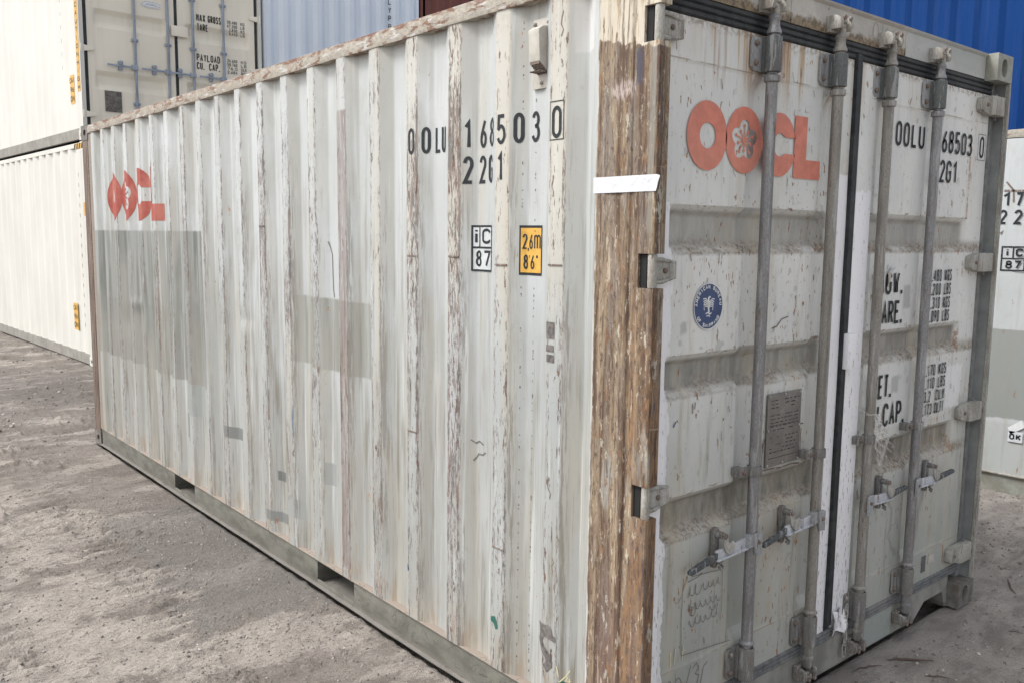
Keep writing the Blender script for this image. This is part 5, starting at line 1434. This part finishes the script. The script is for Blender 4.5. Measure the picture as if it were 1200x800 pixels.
side_decal_local(RC, RQ(frame(a_, b_, z0, z1, .010)+rect(a_+.01, b_-.01, 1.634, 1.642)+rect(-.717, -.708, 1.642, z1-.01)+glyph('i', -.772, 1.652, .045, .055, .014)+glyph('C', -.697, 1.652, .050, .055, .013)+glyph('8', -.758, 1.568, .044, .056, .012)+glyph('7', -.702, 1.568, .044, .056, .012)), 'railway_mark', 'ink', label='boxed black letters i C and 87')
st1 = side_decal_local(RC, RQ([((-.66, .47), (-.575, .535), (-.548, .49), (-.64, .425))]), 'sticker', 'white')
side_decal_local(RC, RQ(rect(-.655, -.560, .375, .450)), 'sticker', 'tape', label='small white OK sticker')
side_decal_local(RC, RQ(glyph('O', -.645, .392, .034, .042, .010)+glyph('K', -.602, .392, .034, .042, .010)), 'lettering', 'ink', off=.005)
side_decal_local(RC, RQ(ribbon([(-.83, 1.80), (-.80, 1.815), (-.785, 1.83)], .006)+ribbon([(-.80, 1.80), (-.79, 1.815)], .005)+blob(-.865, .27, .02, .12, s=8, j=.6)+ribbon([(-.90, .30), (-.83, .285)], .02)+ribbon([(-.79, 2.16), (-.74, 2.10), (-.735, 2.02)], .012)+ribbon([(-.80, 2.10), (-.66, 2.095)], .014)), 'rust_stain', 'bolt', off=.0025)

# ================================================================== LOOSE STONES AND LITTER
rngs = np.random.default_rng(12)
ico = np.array([(0, 0, 1), (.9, 0, .45), (.28, .85, .45), (-.72, .53, .45), (-.72, -.53, .45), (.28, -.85, .45), (.72, .53, -.45), (-.28, .85, -.45), (-.9, 0, -.45), (-.28, -.85, -.45), (.72, -.53, -.45), (0, 0, -1)])
icf = np.array([(0, 1, 2), (0, 2, 3), (0, 3, 4), (0, 4, 5), (0, 5, 1), (1, 6, 2), (2, 7, 3), (3, 8, 4), (4, 9, 5), (5, 10, 1), (6, 7, 2), (7, 8, 3), (8, 9, 4), (9, 10, 5), (10, 6, 1), (11, 7, 6), (11, 8, 7), (11, 9, 8), (11, 10, 9), (11, 6, 10)])
def stones(n, xr, yr, smin, smax, keep, mat, name, label):
    x = rngs.uniform(*xr, n*3); y = rngs.uniform(*yr, n*3); k = keep(x, y); x, y = x[k][:n], y[k][:n]; n = len(x)
    s = smin*(smax/smin)**(rngs.random(n)**2.6)
    z = gh(x, y)+s*.15
    a = rngs.uniform(0, 6.28, n); sq_ = rngs.uniform(.45, .9, (n, 3))
    V = ico[None]*(1+rngs.uniform(-.28, .28, (n, 12, 1)))*s[:, None, None]*sq_[:, None, :]
    ca, sa = np.cos(a)[:, None], np.sin(a)[:, None]
    vx = V[..., 0]*ca-V[..., 1]*sa+x[:, None]; vy = V[..., 0]*sa+V[..., 1]*ca+y[:, None]; vz = V[..., 2]*.8+z[:, None]
    co = np.stack([vx, vy, vz], -1).reshape(-1, 3); F = (icf[None]+(np.arange(n)*12)[:, None, None]).reshape(-1, 3)
    me = bpy.data.meshes.new(name); me.vertices.add(len(co)); me.vertices.foreach_set('co', co.astype(np.float32).ravel())
    me.loops.add(F.size); me.polygons.add(len(F)); me.loops.foreach_set('vertex_index', F.astype(np.int32).ravel())
    me.polygons.foreach_set('loop_start', np.arange(0, F.size, 3, dtype=np.int32)); me.update(calc_edges=True); me.materials.append(mat)
    o = bpy.data.objects.new(name, me); col.objects.link(o); tag(o, label, kind='stuff')
out = lambda x, y: ~((x > -.03) & (x < 2.46) & (y > -.03) & (y < 6.1))
g = G('mixed_gravel'); wn_ = g.t.nodes.new('ShaderNodeNewGeometry'); rn = S_(g, wn_.outputs['Random Per Island'])
cc = g.mix(rn, (.15, .13, .12), (.36, .325, .30)); cc = g.mix(g.ss(rn, .975, .985), cc, (.55, .53, .50))
mg = g.done(cc, .9, g.noise(150, 3), .002)
stones(20000, (-3.4, .1), (-1.0, 8.5), .0022, .011, lambda x, y: out(x, y) & (fbm(x, y, 1.3, 3, 77) > .44), mg, 'gravel', 'loose small gravel over the left dirt')
stones(12000, (.8, 4.6), (-1.2, 2.2), .0025, .014, lambda x, y: out(x, y) & (y < 2.2), mg, 'gravel', 'loose pale gravel on the ground by the doors')
stones(2500, (-2.5, 1.2), (7, 14), .004, .03, out, mg, 'gravel', 'coarse gravel along the left-hand stack')
stones(5000, (-.75, .02), (1.4, 4.4), .0025, .009, out, mg, 'gravel', 'grey gravel beside the lower rail')
M_['twig'] = simple('dark_twig_bark', (.10, .075, .06), .9, scale=60)
def twig(x, y, a, ln, wd, seed, label):
    rr = random.Random(seed); pts = []; rad = []
    for i in range(9):
        t = i/8; px = x+math.cos(a)*ln*(t-.5)+rr.uniform(-.006, .006); py = y+math.sin(a)*ln*(t-.5)+.02*math.sin(t*3)*rr.uniform(.6, 1.2)
        pts.append((px, py, float(gh(np.array(px), np.array(py)))+wd*.8+.002)); rad.append(wd*.6*(.25+math.sin(math.pi*min(max(t, .04), .96))))
    o = MB().tube(pts, rad, 6).build('twig', 'twig')
    o['label'] = label; o['category'] = 'twig'; o['group'] = 'dark twigs on the dirt'
for a in ((1.40, -.02, -.35, .16, .0045, 1, 'thin dark twig nearest the sill below the doors'), (1.60, -.10, -.75, .20, .007, 2, 'thick dark twig lying at the bottom edge right of the doors'),
          (1.55, -.24, -.9, .10, .004, 3, 'small dark twig at the very bottom edge of the photo'), (2.82, -.05, .5, .22, .006, 4, 'dark twig at the right edge beyond the corner casting'),
          (2.25, -.28, -1.1, .07, .003, 5, 'short bent twig on the gravel below the corner casting')): twig(*a)
